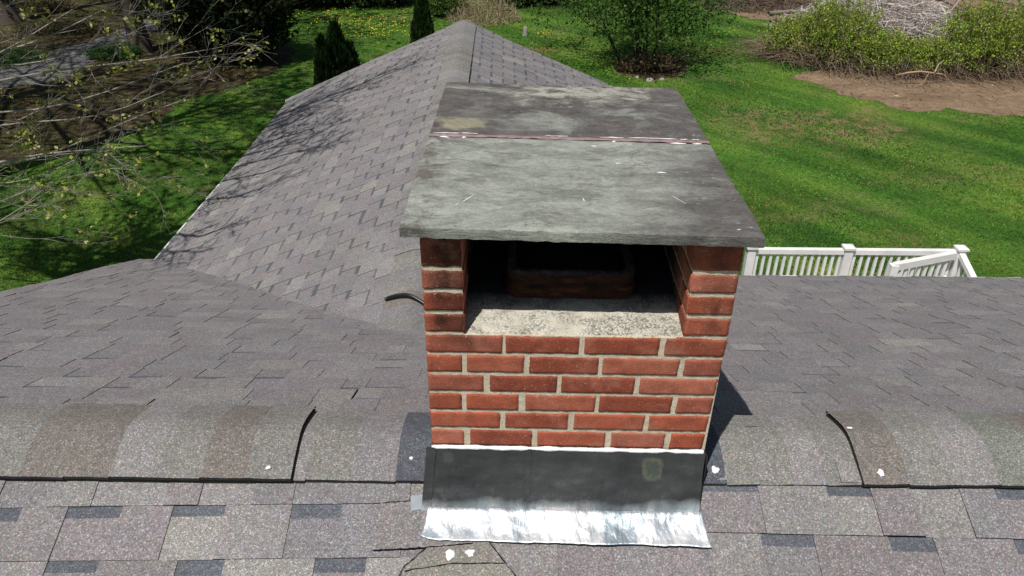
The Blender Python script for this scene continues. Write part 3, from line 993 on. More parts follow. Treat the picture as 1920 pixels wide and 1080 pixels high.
slab("cap_slab", 1.722, 2.372, 3, "near grey-green stone slab")
slab("cap_slab", 2.389, 2.975, 4, "far dark stained stone slab")
mb = MB()
rows = []
x0, x1 = CH_X0 - 0.031, CH_X1 + 0.023
for y, z in ((2.370, -0.8708), (2.375, -0.8690), (2.381, -0.8696), (2.387, -0.8692), (2.392, -0.8708)):
    rows.append([CROT @ Vector((x0 + (x1 - x0) * i / 80, y + 0.005 * mnoise.noise(Vector((i * .25, y * 90, 1))), z + 0.002 * mnoise.noise(Vector((i * .5, y * 50, 2))))) for i in range(81)])
mb.grid(rows)
for xs in (x0, x1):
    mb.face([CROT @ Vector(p) for p in ((xs, 2.37, -0.869), (xs, 2.40, -0.869), (xs, 2.40, -0.90), (xs, 2.37, -0.90))])
mb.build("joint_sealant", M_PINK, chimney, smooth=True)
r = random.Random(9)
x = x0 + 0.01
while x < x1 - 0.05:
    L = min(r.uniform(0.02, 0.16), x1 - 0.03 - x)
    if r.random() < 0.8:
        yb = 2.3955 + r.uniform(-0.002, 0.003)
        mb = MB()
        pts = [CROT @ Vector((x + L * k / 6, yb + r.uniform(-.0015, .0015), -0.8685)) for k in range(7)]
        mb.tube(pts, [0.0006] + [r.uniform(0.0006, 0.0017) for _ in range(5)] + [0.0006], 6)
        mb.build("white_bead", M_SEAL, chimney, smooth=True)
    x += L + r.uniform(0.0, 0.02)
for (xx, L) in ((-0.24, 0.03), (-0.17, .012), (0.48, 0.05), (0.55, 0.03), (0.30, 0.01)):
    mb = MB()
    mb.tube([CROT @ Vector((xx + L * k / 4, 2.362 + r.uniform(-.002, .002), -0.8705)) for k in range(5)], [0.0008, 0.002, 0.003, 0.002, 0.0008], 6)
    mb.build("white_bead", M_SEAL, chimney, smooth=True)
# stray smears of white sealant on the near slab
for (x, y, L, a, w) in ((-0.12, 1.90, 0.030, 60, .0012), (-0.145, 1.865, 0.014, 65, .0008), (0.185, 1.915, 0.010, 100, .0013), (0.42, 2.12, 0.014, 0, .0018), (0.44, 1.93, .030, -60, .0006), (0.30, 2.18, .008, 10, .001), (0.56, 1.76, .008, 20, .0012), (0.24, 2.32, .010, 0, .0014)):
    c, s_ = math.cos(R(a)), math.sin(R(a))
    mb = MB()
    mb.tube([CROT @ Vector((x + c * L * (k - 2) / 2, y + s_ * L * (k - 2) / 2, -0.8718)) for k in range(5)], [w * .3, w, w * 1.2, w * .8, w * .3], 5)
    mb.build("sealant_smear", M_SEAL, chimney, smooth=True)

# lead flashing in front
def lead(name):
    """one sheet of lead: dull grey-black above, bright where it was dressed down over the shingles"""
    n = NT(name, 0.4, 0.5)
    X, Y, Z = n.sep()
    lo = n.map(scale=(0.7, 0.35, 0.35))
    dull = n.ramp(n.noise(9, 7, 0.65, vec=n.map(scale=(0.6, 1, 1.6))), [(0.3, (0.060, 0.061, 0.066)), (0.6, (0.115, 0.117, 0.123)), (0.8, (0.20, 0.21, 0.22))])
    dull = n.mix(n.ramp(n.noise(55, 6, 0.75, vec=n.map(scale=(0.5, 1, 2))), [(0.58, 0.0), (0.75, 0.45)]), dull, (0.19, 0.20, 0.21))
    def blob(cx, cz, rx, rz, ws=24, wob=0.8):
        a = n.math('MULTIPLY', n.math('SUBTRACT', X, cx), 1 / rx); b2 = n.math('MULTIPLY', n.math('SUBTRACT', Z, cz), 1 / rz)
        d = n.math('SQRT', n.math('ADD', n.math('POWER', a, 4), n.math('POWER', b2, 4)))
        return n.math('ADD', d, n.math('MULTIPLY', n.math('SUBTRACT', n.noise(ws, 6, 0.7), 0.5), wob * 2))
    d = blob(0.418, -1.668, 0.034, 0.040)
    dull = n.mix(n.ramp(d, [(0.5, 0.75), (1.7, 0.0)]), dull, (0.11, 0.14, 0.15))
    dull = n.mix(n.math('MULTIPLY', n.ramp(d, [(0.2, 0.3), (0.55, 0.9), (1.15, 0.0)]), n.ramp(n.noise(60, 5, 0.7), [(0.35, 0.2), (0.6, 1.0)])), dull, (0.27, 0.26, 0.18))
    d2 = blob(-0.195, -1.640, 0.018, 0.022)
    dull = n.mix(n.ramp(d2, [(0.4, 0.6), (1.5, 0.0)]), dull, (0.15, 0.18, 0.18))
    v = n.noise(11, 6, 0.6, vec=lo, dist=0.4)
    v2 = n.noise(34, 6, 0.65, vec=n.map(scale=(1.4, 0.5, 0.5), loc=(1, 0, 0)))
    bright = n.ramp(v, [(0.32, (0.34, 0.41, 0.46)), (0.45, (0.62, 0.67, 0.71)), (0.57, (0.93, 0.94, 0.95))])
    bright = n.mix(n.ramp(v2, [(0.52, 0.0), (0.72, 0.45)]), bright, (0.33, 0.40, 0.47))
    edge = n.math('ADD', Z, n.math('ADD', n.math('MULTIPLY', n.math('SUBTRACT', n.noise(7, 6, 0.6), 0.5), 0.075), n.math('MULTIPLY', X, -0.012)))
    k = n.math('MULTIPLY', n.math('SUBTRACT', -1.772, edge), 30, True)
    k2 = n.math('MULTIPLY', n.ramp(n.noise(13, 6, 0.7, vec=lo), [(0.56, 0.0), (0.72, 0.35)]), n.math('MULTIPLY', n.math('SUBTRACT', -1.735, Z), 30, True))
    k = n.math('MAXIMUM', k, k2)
    n.bump(n.math('ADD', n.noise(16, 4, 0.55, vec=n.map(scale=(1.5, .7, .7))), n.math('MULTIPLY', n.noise(90, 4), 0.12)), 0.55, 0.014)
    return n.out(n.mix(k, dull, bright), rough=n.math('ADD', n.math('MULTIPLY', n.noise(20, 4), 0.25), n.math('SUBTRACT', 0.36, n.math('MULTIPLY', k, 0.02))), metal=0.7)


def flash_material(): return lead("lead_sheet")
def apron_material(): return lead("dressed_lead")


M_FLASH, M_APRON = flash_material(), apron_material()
XF0, XF1 = CH_X0 - 0.008, CH_X1 + 0.010


def flash_pt(t, x):
    """t 0..1 down the counter flashing, 1..2 over the apron"""
    if t <= 1:
        y = 1.7625 + (1.700 - 1.7625) * (t ** 1.6)
        z = -1.606 + (-1.812 + 1.606) * t
    else:
        s = t - 1
        y = 1.700 - 0.082 * s
        z = -1.812 - 0.030 * s - 0.008 * math.sin(s * math.pi) * 0.6
    return y, z


mb = MB(); rows = []
for j in range(25):
    t = j / 24 * 0.985
    row = []
    for i in range(101):
        f = i / 100
        x = XF0 + (XF1 - XF0) * f
        flare = -0.006 * t * (1 - f) * 2 + 0.004 * t * f
        y, z = flash_pt(t, x)
        n_ = 0.006 * mnoise.noise(Vector((x * 8, t * 3, 5))) * t + 0.003 * mnoise.noise(Vector((x * 22, t * 6, 8))) + 0.001 * mnoise.noise(Vector((x * 40, t * 12, 6)))
        if j == 24: z += 0.009 * mnoise.noise(Vector((x * 7, 0, 3)))
        row.append(CROT @ Vector((x + flare, y - 0.004 - abs(n_), z)))
    rows.append(row)
mb.grid(rows)
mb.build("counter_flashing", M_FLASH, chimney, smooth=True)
for xs in (XF0 + 0.022 + 0.0, 0.043):
    mb = MB()                                  # folded laps in the sheet
    for j in range(24):
        t0, t1 = j / 24 * .98, (j + 1) / 24 * .98
        (ya, za), (yb2, zb2) = flash_pt(t0, 0), flash_pt(t1, 0)
        k0, k1 = -0.02 * t0 if xs < 0 else 0, -0.02 * t1 if xs < 0 else 0
        mb.face([CROT @ Vector(p) for p in ((xs + k0, ya - .0075, za), (xs + k0 + (-.03 if xs < 0 else .02), ya - .0066, za), (xs + k1 + (-.03 if xs < 0 else .02), yb2 - .0066, zb2), (xs + k1, yb2 - .0075, zb2))])
        mb.face([CROT @ Vector(p) for p in ((xs + k0, ya - .0075, za), (xs + k0, ya - .001, za), (xs + k1, yb2 - .001, zb2), (xs + k1, yb2 - .0075, zb2))])
    mb.build("flashing_lap", M_FLASH, chimney)
mb = MB(); rows = []
for j in range(19):
    s = j / 18
    row = []
    for i in range(161):
        f = i / 160
        x = XF0 - 0.008 + (XF1 - XF0 + 0.022) * f + (f - 0.5) * 0.03 * s
        y, z = flash_pt(0.93, x) if j == 0 else flash_pt(1 + s, x)
        w = 0.006 * mnoise.noise(Vector((x * 13, s * 1.4, 11))) + 0.0028 * mnoise.noise(Vector((x * 34, s * 2.4, 12))) + 0.001 * mnoise.noise(Vector((x * 80, s * 5, 12)))
        y += (0.006 * mnoise.noise(Vector((x * 9, 1, 1))) + 0.003 * mnoise.noise(Vector((x * 45, 1, 1)))) * s ** 4 + (0.012 * max(0, 1 - f * 25) * s)
        yy = y - 0.009 - 0.016 * (f) * s * 0.3
        zz = max(z + w * (0.4 + 0.6 * math.sin(math.pi * min(1, s + .1))) + 0.004, RZ - TM * (RY - yy) + 0.0165)
        row.append(CROT @ Vector((x, yy, zz)))
    rows.append(row)
mb.grid(rows)
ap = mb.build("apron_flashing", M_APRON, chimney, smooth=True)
sol = ap.modifiers.new("thickness", 'SOLIDIFY'); sol.thickness = 0.0015
# side step flashing sheets (dark)
mb = MB()
for xs, s in ((CH_X0 - 0.006, -1), (CH_X1 + 0.006, 1)):
    for k in range(9):
        y0 = 1.785 + k * 0.13; y1 = y0 + 0.16
        f = lambda y: RZ - TM * abs(y - RY)
        mb = MB()
        mb.box((min(xs, xs + .002 * s) + k * .0002 * s, y0, min(f(y0), f(y1)) - .01), (max(xs, xs + .002 * s), y1, max(f(y0), f(y1)) + 0.07 + k * .0003), T=CROT)
        mb.build("step_flashing", M_FLASH, chimney)
mb = MB()
pts, rad = [], []
r = random.Random(4)
for i in range(140):
    f = i / 139
    x = XF0 + 0.008 + (XF1 - XF0 - 0.016) * f
    pts.append(CROT @ Vector((x, 1.7605, -1.608 + 0.0035 * mnoise.noise(Vector((x * 14, 2, 2))))))
    rad.append(0.0058 + 0.0045 * mnoise.noise(Vector((x * 22, 7, 2))) + r.uniform(0, .001))
mb.tube(pts, [max(.0025, q) for q in rad], 7)
mb.build("sealant_bead", M_SEAL, chimney, smooth=True)
mb = MB()
tabc = [on_front(x, y, 0.019) for x, y in ((771, 935), (801, 930), (799, 958), (772, 962))]
mb.face(tabc); mb.face([p - Vector((0, 0, .003)) for p in tabc])
mb.build("metal_tab", simple("grey_metal", (0.22, 0.25, 0.28), 0.5, metal=0.4), chimney)

for o in chimney.children:
    if o.name.startswith(("cap_slab", "joint", "white_bead", "sealant_smear")):
        for v in o.data.vertices:
            k = CH_X1 + .034 - v.co.x
            v.co.z += k * 0.016
            v.co.x -= k * 0.010
    if o.name.startswith(("brickwork", "mortar", "counter", "flashing_lap", "apron", "sealant_bead")):
        for v in o.data.vertices:
            if v.co.z < Z1:
                k = min(1.0, (Z1 - v.co.z) / 0.6)
                v.co.x = CH_X0 + (v.co.x - CH_X0) * (1 - 0.034 * k)
# cable lying across the wing ridge
mb = MB()
cp = []
for i in range(15):
    f = i / 14
    px = 721 + (812 - 721) * f
    y = 3.84 - 0.12 * f + 0.02 * math.sin(3 * f)
    x = ray(px, 543).x / ray(px, 543).y * y
    z = WZ + 0.02 - WT * (math.sqrt((x - wx(y)) ** 2 + .0025) - .0375) + 0.010 + 0.006 * math.sin(math.pi * min(1, f * 1.25))
    cp.append((x, y, z))
mb.tube(cp, 0.011, 8)
tag(mb.build("cable", M_CABLE, smooth=True), "short black cable lying over the wing ridge beside the chimney", "cable")

# ------------------------------------------------------------------ vegetation builders
def grow(mb, r, p, d, length, rad, level, tips, spread=0.6, curve=0.12, kids=4, up=0.05, shrink=0.62, col=(0.2, 0.18, 0.15), minr=0.002, kside=(6, 5, 4, 3, 3), grav=0.0):
    seg = 5 if level < 2 else 4
    pts, rads = [Vector(p)], [rad]
    d = Vector(d).normalized()
    cur = Vector(p)
    nodes = []
    for i in range(seg):
        d = (d + Vector((r.gauss(0, curve), r.gauss(0, curve), r.gauss(0, curve) + up - grav * (i / seg)))).normalized()
        cur = cur + d * (length / seg)
        pts.append(cur.copy()); rads.append(max(minr * 0.5, rad * (1 - 0.75 * (i + 1) / seg)))
        nodes.append((cur.copy(), d.copy(), rads[-1]))
    k = kside[min(level, len(kside) - 1)]
    mb.tube(pts, rads, k, col=col, cap=False)
    if level >= len(kids) if isinstance(kids, (list, tuple)) else level >= 4:
        tips.append((cur.copy(), d.copy()))
        for q in nodes[1:-1]:
            if r.random() < 0.5: tips.append((q[0], q[1]))
        return
    nk = kids[level] if isinstance(kids, (list, tuple)) else kids
    for c in range(nk):
        i = min(seg - 1, int(r.uniform(0.25, 1.0) * seg))
        base, dd, rr = nodes[i]
        side = Vector((r.gauss(0, 1), r.gauss(0, 1), r.gauss(0, 0.7)))
        side = (side - dd * side.dot(dd))
        if side.length < 0.01: continue
        side.normalize()
        nd = (dd + side * r.uniform(spread * 0.7, spread * 1.4)).normalized()
        grow(mb, r, base, nd, length * r.uniform(shrink * 0.75, shrink * 1.15), max(minr, min(rr, rad * 0.6) * 0.8), level + 1, tips, spread, curve, kids, up, shrink, col, minr, kside, grav)
    tips.append((cur.copy(), d.copy()))


def leaves(name, centers, size, cols, mat, parent, rs, upbias=0.3, aspect=1.5, per=1):
    """one small folded leaf face (a kite) per centre"""
    n = len(centers)
    c = np.asarray(centers, dtype=np.float64)
    a = rs.normal(size=(n, 3)); a /= np.linalg.norm(a, axis=1)[:, None]
    u = rs.normal(size=(n, 3)); u[:, 2] += upbias
    b = np.cross(a, u); b /= (np.linalg.norm(b, axis=1)[:, None] + 1e-9)
    s = size * rs.uniform(0.6, 1.4, size=(n, 1))
    v = np.empty((n, 4, 3))
    v[:, 0] = c - a * s * 0.5 * aspect
    v[:, 1] = c + b * s * 0.5
    v[:, 2] = c + a * s * 0.5 * aspect
    v[:, 3] = c - b * s * 0.5
    pal = np.asarray(cols)
    k = rs.integers(0, len(pal), n)
    col = pal[k] * rs.uniform(0.75, 1.25, size=(n, 1))
    return np_mesh(name, v.reshape(-1, 3), np.arange(n * 4).reshape(n, 4), np.repeat(col, 4, axis=0), mat, parent)


def cloud(rs, n, c, rad, shell=0.5, lump=0.35, flat=None, seed=0):
    """points in a lumpy ellipsoid, thicker towards its outside"""
    d = rs.normal(size=(n, 3)); d /= np.linalg.norm(d, axis=1)[:, None]
    lum = np.array([mnoise.noise(Vector(q * 2.3) + Vector((seed, 0, 0))) + 0.5 * mnoise.noise(Vector(q * 5.1) + Vector((0, seed, 0))) for q in d])
    rr = (rs.uniform(0, 1, n) ** (1 / (1 + 3 * shell))) * (1 + lump * lum)
    p = d * rr[:, None] * np.array(rad)
    p = p + np.array(c)
    if flat is not None: p = p[p[:, 2] > flat]
    return p


# --- large maple just outside the left edge, branches reaching in
def maple(loc, seed, height, label, bark, leafn, crown_r, view_limbs=(), shade_limbs=(), nl=14, z0=2.0, kids=(5, 5, 3), leafcols=((0.20, 0.22, 0.03), (0.26, 0.27, 0.06), (0.14, 0.19, 0.03)), trunk_r=0.28, group=None, lsize=0.06, full_sphere=True, name="maple_tree", minr=0.0035, grav=0.12):
    r = random.Random(seed)
    rs = np.random.default_rng(seed)
    t = thing(name, label, "tree", loc, group)
    L = Vector(loc)
    mb = MB(); tips = []; vtips = []
    tp, tr = [], []
    for i in range(9):
        f = i / 8
        tp.append(L + Vector((0.25 * math.sin(3 * f + seed), 0.25 * math.cos(2.2 * f + seed) - .25, height * f)))
        tr.append(trunk_r * (1.25 - f) + 0.02 + (0.12 if i == 0 else 0))
    mb.tube(tp, tr, 10, col=bark)
    trunk = mb.build("trunk", M_BARK, t, smooth=True)
    mb = MB()
    for i in range(nl):
        f = (i + 0.5) / nl
        h = z0 + (height - z0) * f
        k = h / height * 8; a, fr = int(min(k, 7)), k - int(min(k, 7))
        p = tp[a].lerp(tp[a + 1], fr)
        az = i * 2.4 + r.uniform(-.3, .3)
        d = Vector((math.cos(az), math.sin(az), 0.35 + 0.7 * f))
        grow(mb, r, p, d, crown_r * (1 - 0.5 * f) * r.uniform(0.75, 1.05), 0.075 * (1.1 - f * .6), 0, tips, 0.65, 0.13, kids, 0.03, 0.55, bark, minr, (6, 4, 3, 3), grav)
    for (a, e, rad) in view_limbs:
        a, e = Vector(a), Vector(e)
        n = 12
        pts, rads = [], []
        side = (e - a).cross(Vector((0, 0, 1))).normalized()
        ph = r.uniform(0, 6)
        for i in range(n + 1):
            f = i / n
            q = a.lerp(e, f) + Vector((0, 0, -1)) * 0.35 * math.sin(math.pi * f) * (e - a).length * 0.12 + side * 0.1 * math.sin(5 * f + ph) + Vector((0, 0, 0.06 * math.sin(9 * f + ph)))
            pts.append(q); rads.append(rad * (1 - 0.86 * f) + 0.003)
        mb.tube(pts, rads, 5, col=bark, cap=False)
        for i in range(3, n + 1):
            for _ in range(2):
                dd = (pts[i] - pts[i - 1]).normalized()
                sd = Vector((r.gauss(0, 1), r.gauss(0, 1), r.gauss(0, .6))); sd = (sd - dd * sd.dot(dd)).normalized()
                if r.random() < 0.6: grow(mb, r, pts[i], (dd + sd * r.uniform(.35, .9)), r.uniform(.5, 1.3) * (1.15 - .5 * i / n), max(.004, rads[i] * .45), 1, vtips, 0.5, 0.12, (3, 3, 3) if i > 7 else (3, 2), 0.03, 0.6, bark, 0.0025, (5, 4, 3, 3), 0.0)
    for (a, e, rad) in shade_limbs:
        a, e = Vector(a), Vector(e)
        pts = [a.lerp(e, f / 10) + Vector((0.06 * math.sin(f), 0.06 * math.cos(f * 1.3), -0.5 * math.sin(math.pi * f / 10))) for f in range(11)]
        rads = [rad * (1 - .08 * f) + .004 for f in range(11)]
        mb.tube(pts, rads, 5, col=bark, cap=False)
        for i in range(5, 11):
            for _ in range(3):
                dd = (pts[i] - pts[i - 1]).normalized()
                sd = Vector((r.gauss(0, 1), r.gauss(0, 1), r.gauss(0, .5))); sd = (sd - dd * sd.dot(dd)).normalized()
                grow(mb, r, pts[i], dd + sd * r.uniform(.4, 1.0), r.uniform(.35, .7), .018, 1, tips, 0.6, 0.16, (3, 3, 4), 0.05, 0.62, bark, 0.0075, (5, 4, 4, 3), 0.0)
    mb.build("branches", M_BARK, t, smooth=True)
    if leafn:
        tips_a = [q[0] for q in tips]; tips_v = [q[0] for q in vtips]
        cs = []
        for _ in range(leafn):
            p = r.choice(tips_v if tips_v and r.random() < .75 else tips_a)
            for _k in range(7):
                cs.append((p.x + r.gauss(0, .035), p.y + r.gauss(0, .035), p.z + r.gauss(0, .03)))
        leaves("leaves", cs, lsize * 0.6, leafcols, M_LEAF, t, rs)
    return t


TR = Vector((-9.2, 8.6, GZ))
def vp(px, py, depth):
    d = ray(px, py)
    return d * (depth / FPX)
limbs = []
for (sx, sy, sd, ex, ey, ed, rad) in (
    (-420, 150, 10.5, 372, 84, 8.6, .020), (-420, 210, 10.2, 345, 128, 8.8, .018), (-380, 330, 9.6, 330, 205, 8.4, .016), (-400, 300, 10, 255, 266, 8.0, .020),
    (-380, 420, 9.4, 205, 318, 7.8, .014), (-350, 130, 10.6, 270, -8, 9.2, .02), (-420, 180, 9.8, 150, 20, 8.0, .016), (-360, 330, 10, 130, 168, 8.9, .013), (-350, 470, 9.0, 90, 372, 7.4, .010), (-300, 260, 9.5, 300, 168, 8.1, .012), (-300, 60, 9.9, 230, 95, 8.5, .014), (-320, 380, 9.4, 150, 290, 8.2, .012), (-300, 120, 9.2, 60, -20, 8.2, .016)):
    limbs.append((vp(sx, sy, sd), vp(ex, ey, ed), rad))
shade_limbs = []
rr_ = random.Random(12)
for (lx, ly, hh) in [(rr_.gauss(572, 22), rr_.gauss(225, 26), rr_.uniform(1.8, 3.6)) for _ in range(5)] + [(620, 195, 2.4), (680, 165, 2.8), (500, 330, 1.9), (450, 375, 1.9), (380, 450, 1.9), (330, 480, 2.2), (720, 150, 3.2), (560, 290, 2.0)]:
    d = ray(lx, ly)                                                    # branch tips in the crown, found from where the sun drops their shade on the wing
    p = d * ((WZ - WT * WX) / (d.z - WT * d.x))
    e = p - SUN_DIR * ((hh + 1.3) / abs(SUN_DIR.z))
    shade_limbs.append(((TR.x, TR.y - .2, e.z + 1.6), tuple(e), .06))
for _ in range(12):
    p = at_z(rr_.uniform(40, 330), rr_.uniform(395, 500))
    e = p - SUN_DIR * (rr_.uniform(7.2, 9.5) / abs(SUN_DIR.z))
    shade_limbs.append(((TR.x, TR.y - .2, e.z - 1.0), tuple(e), .07))
maple(tuple(TR), 3, 11.0, "budding maple whose pale twigs with yellow-green buds reach in from the left edge", (0.27, 0.245, 0.215), 430, 4.6, limbs, shade_limbs, nl=14, z0=7.6, kids=(6, 5, 3), leafcols=((0.30, 0.31, 0.05), (0.36, 0.35, 0.10), (0.20, 0.25, 0.05), (0.45, 0.42, 0.16)), lsize=0.048)

BK = (0.055, 0.045, 0.036)
maple((-11.9, 15.2, GZ), 5, 13.0, "tall bare tree outside the left edge shading the leaf litter", BK, 5000, 6.5, nl=26, z0=5.0, kids=(7, 6, 3), group="shade trees off the left edge", lsize=0.11)
maple((-16.0, 19.0, GZ), 6, 14.0, "tall bare tree outside the left edge shading the leaf litter", BK, 5000, 7.5, nl=26, z0=5.0, kids=(7, 6, 3), group="shade trees off the left edge", lsize=0.11)
maple((-13.0, 27.2, GZ), 8, 13.0, "thick forked dark trunk standing at the driveway edge near the top left", BK, 3000, 6.0, nl=20, z0=4.2, kids=(6, 5), trunk_r=0.20, lsize=0.11)
maple((-13.3, 30.6, GZ), 9, 9.0, "slender dark young tree beside the far end of the driveway", BK, 800, 3.4, nl=12, z0=3.2, kids=(4, 4), trunk_r=0.09, lsize=0.1)
maple((-19.5, 31.5, GZ), 10, 12.0, "dark woodland tree beyond the driveway in the far left corner", BK, 2500, 5.0, nl=16, z0=1.5, kids=(5, 5), lsize=0.11)


def shrub(name, label, cat, loc, rad, seed, n, size, cols, stems=24, stemcol=(0.07, 0.055, 0.04), shell=0.5, lump=0.4, flat=0.0, lift=0.0, group=None, twig_len=None, kids=(3, 3), srad=0.02, aspect=1.5, stems_only=False, spread=0.5, leaf_on_tips=0.0, tipsd=0.16):
    r = random.Random(seed); rs = np.random.default_rng(seed)
    t = thing(name, label, cat, loc, group)
    L = Vector(loc)
    mb = MB(); tips = []
    for i in range(stems):
        az = r.uniform(0, 2 * math.pi); q = math.sqrt(r.random())
        p = L + Vector((math.cos(az) * rad[0] * .35 * q, math.sin(az) * rad[1] * .35 * q, -0.02))
        d = Vector((math.cos(az) * q * rad[0], math.sin(az) * q * rad[1], rad[2] * 1.6))
        grow(mb, r, p, d, (twig_len or (rad[2] * 1.5 + lift)) * r.uniform(.7, 1.05), srad * r.uniform(.6, 1.2), 0, tips, spread, 0.12, kids, 0.02, 0.6, stemcol, 0.006, (5, 4, 3, 3))
    mb.build("stems", M_BARK, t, smooth=True)
    if not stems_only:
        m = int(n * leaf_on_tips)
        pts = [cloud(rs, n - m, (L.x, L.y, L.z + lift + rad[2] * 0.9), rad, shell, lump, L.z + flat, seed)]
        if m:
            idx = rs.integers(0, len(tips), m)
            tp_ = np.array([tuple(tips[k][0]) for k in idx]) + rs.normal(size=(m, 3)) * tipsd
            pts.append(tp_)
        leaves("foliage", np.concatenate(pts), size, cols, M_LEAF, t, rs, aspect=aspect)
    return t


def gpt(px, py):
    v = at_z(px, py)
    return (v.x, v.y, GZ)


DKG = ((0.012, 0.028, 0.008), (0.02, 0.045, 0.012), (0.03, 0.06, 0.015), (0.02, 0.02, 0.01))
g = gpt(415, 110)
shrub("evergreen_bush", "big near-black evergreen bush with bare stems below, between the driveway and the yellow-dotted lawn", "bush", g, (1.9, 1.5, 2.1), 41, 26000, 0.085, DKG, stems=40, lift=0.35, flat=0.45, kids=(4, 3), srad=.03)
g = gpt(480, 118)
shrub("evergreen_bush", "darkest right half of the near-black evergreen mass, rounded side facing the conifers", "bush", g, (1.35, 1.2, 1.8), 42, 18000, 0.085, DKG, stems=24, lift=0.2, flat=0.25, kids=(4, 3), srad=.03)

# multi-stemmed small tree in the middle of the lawn
MG = ((0.035, 0.085, 0.012), (0.055, 0.12, 0.02), (0.08, 0.16, 0.03), (0.10, 0.17, 0.05), (0.04, 0.07, 0.015))
g = gpt(1208, 128)
shrub("crabapple_tree", "wide many-stemmed small tree in fresh leaf in a stone-edged bed on the lawn", "tree", g, (2.75, 2.2, 1.85), 51, 23000, 0.062, MG, stems=13, stemcol=(0.05, 0.042, 0.035), lift=0.55, flat=0.85, shell=0.35, lump=0.5, kids=(5, 4, 3), srad=.05, spread=0.55, twig_len=3.3, leaf_on_tips=0.5, tipsd=0.2)
# low twiggy thicket under it
shrub("bramble_thicket", "brown bramble thicket with dead leaves at the foot of the many-stemmed tree", "bush", (g[0] + .05, g[1] - .35, GZ), (1.05, 0.5, 0.28), 52, 2600, 0.05, ((0.10, 0.06, 0.035), (0.16, 0.11, 0.06), (0.03, 0.045, 0.012), (0.22, 0.17, 0.12)), stems=60, kids=(3,), srad=.009, flat=0.0, twig_len=0.6, stemcol=(0.12, 0.085, 0.06))

# columnar arborvitae
def arborvitae(px, pybase, ytop, hw, label, seed, Y=None, light=0.0, group="arborvitae behind the wing roof"):
    rs = np.random.default_rng(seed); r = random.Random(seed)
    if Y is None: g = gpt(px, pybase)
    else:
        d = ray(px, pybase); g = (d.x / d.y * Y, Y, GZ)
    top = at_y(px, ytop, g[1])
    H = top.z - GZ
    t = thing("arborvitae", label, "conifer", g, group)
    mb = MB(); mb.tube([(g[0], g[1], GZ), (g[0], g[1], GZ + H * .8)], [.05, .01], 6, col=(0.1, 0.07, 0.05)); mb.build("trunk", M_BARK, t)
    n = 15000
    f = 1 - np.sqrt(rs.uniform(0, 1, n)) * 0.99
    az = rs.uniform(0, 2 * math.pi, n)
    prof = np.minimum(1.0, (1 - f) ** 0.75 * 1.12) * np.minimum(1, 0.7 + f * 3)
    lum = np.array([mnoise.noise(Vector((math.cos(a) * 2.2, math.sin(a) * 2.2, z * H * 2.4 + seed))) for a, z in zip(az, f)])
    rr = hw * prof * (1 + 0.55 * lum) * rs.uniform(0.55, 1, n) ** 0.4
    p = np.stack([g[0] + np.cos(az) * rr, g[1] + np.sin(az) * rr, GZ + 0.05 + f * H + lum * .06], axis=1)
    # upright flat sprays
    a = np.stack([np.cos(az) * .35 + rs.normal(size=n) * .25, np.sin(az) * .35 + rs.normal(size=n) * .25, np.ones(n)], axis=1)
    a /= np.linalg.norm(a, axis=1)[:, None]
    u = rs.normal(size=(n, 3)); b2 = np.cross(a, u); b2 /= np.linalg.norm(b2, axis=1)[:, None]
    s = 0.085 * rs.uniform(.5, 2.0, (n, 1))
    p += rs.normal(size=(n, 3)) * .018
    v = np.stack([p - a * s, p + b2 * s * .35, p + a * s, p - b2 * s * .35], axis=1)
    pal = np.array(((0.014, 0.034, 0.010), (0.022, 0.05, 0.014), (0.035, 0.075, 0.018), (0.03, 0.04, 0.015)))
    col = pal[rs.integers(0, 4, n)] * rs.uniform(.7, 1.3, (n, 1))
    np_mesh("foliage", v.reshape(-1, 3), np.arange(n * 4).reshape(n, 4), np.repeat(col, 4, axis=0), M_LEAF, t)


arborvitae(640, 168, 44, 0.52, "tallest of the three dark conifers clustered at the left rake of the wing, pointed top", 61, Y=20.5)
arborvitae(614, 185, 72, 0.30, "leftmost conifer of the cluster, slim and lit green at its foot", 62, Y=20.1)
arborvitae(663, 160, 84, 0.30, "smallest conifer, at the right end of the cluster by the roof edge", 63, Y=20.8)
arborvitae(795, 92, -14, 0.36, "lone dark conifer rising just left of the peak of the wing", 64, Y=26.5)

# forsythia bank on the right
FG = ((0.20, 0.34, 0.035), (0.28, 0.42, 0.05), (0.36, 0.46, 0.06), (0.15, 0.27, 0.035), (0.42, 0.44, 0.07), (0.20, 0.22, 0.09))
VT = (0.22, 0.17, 0.12)


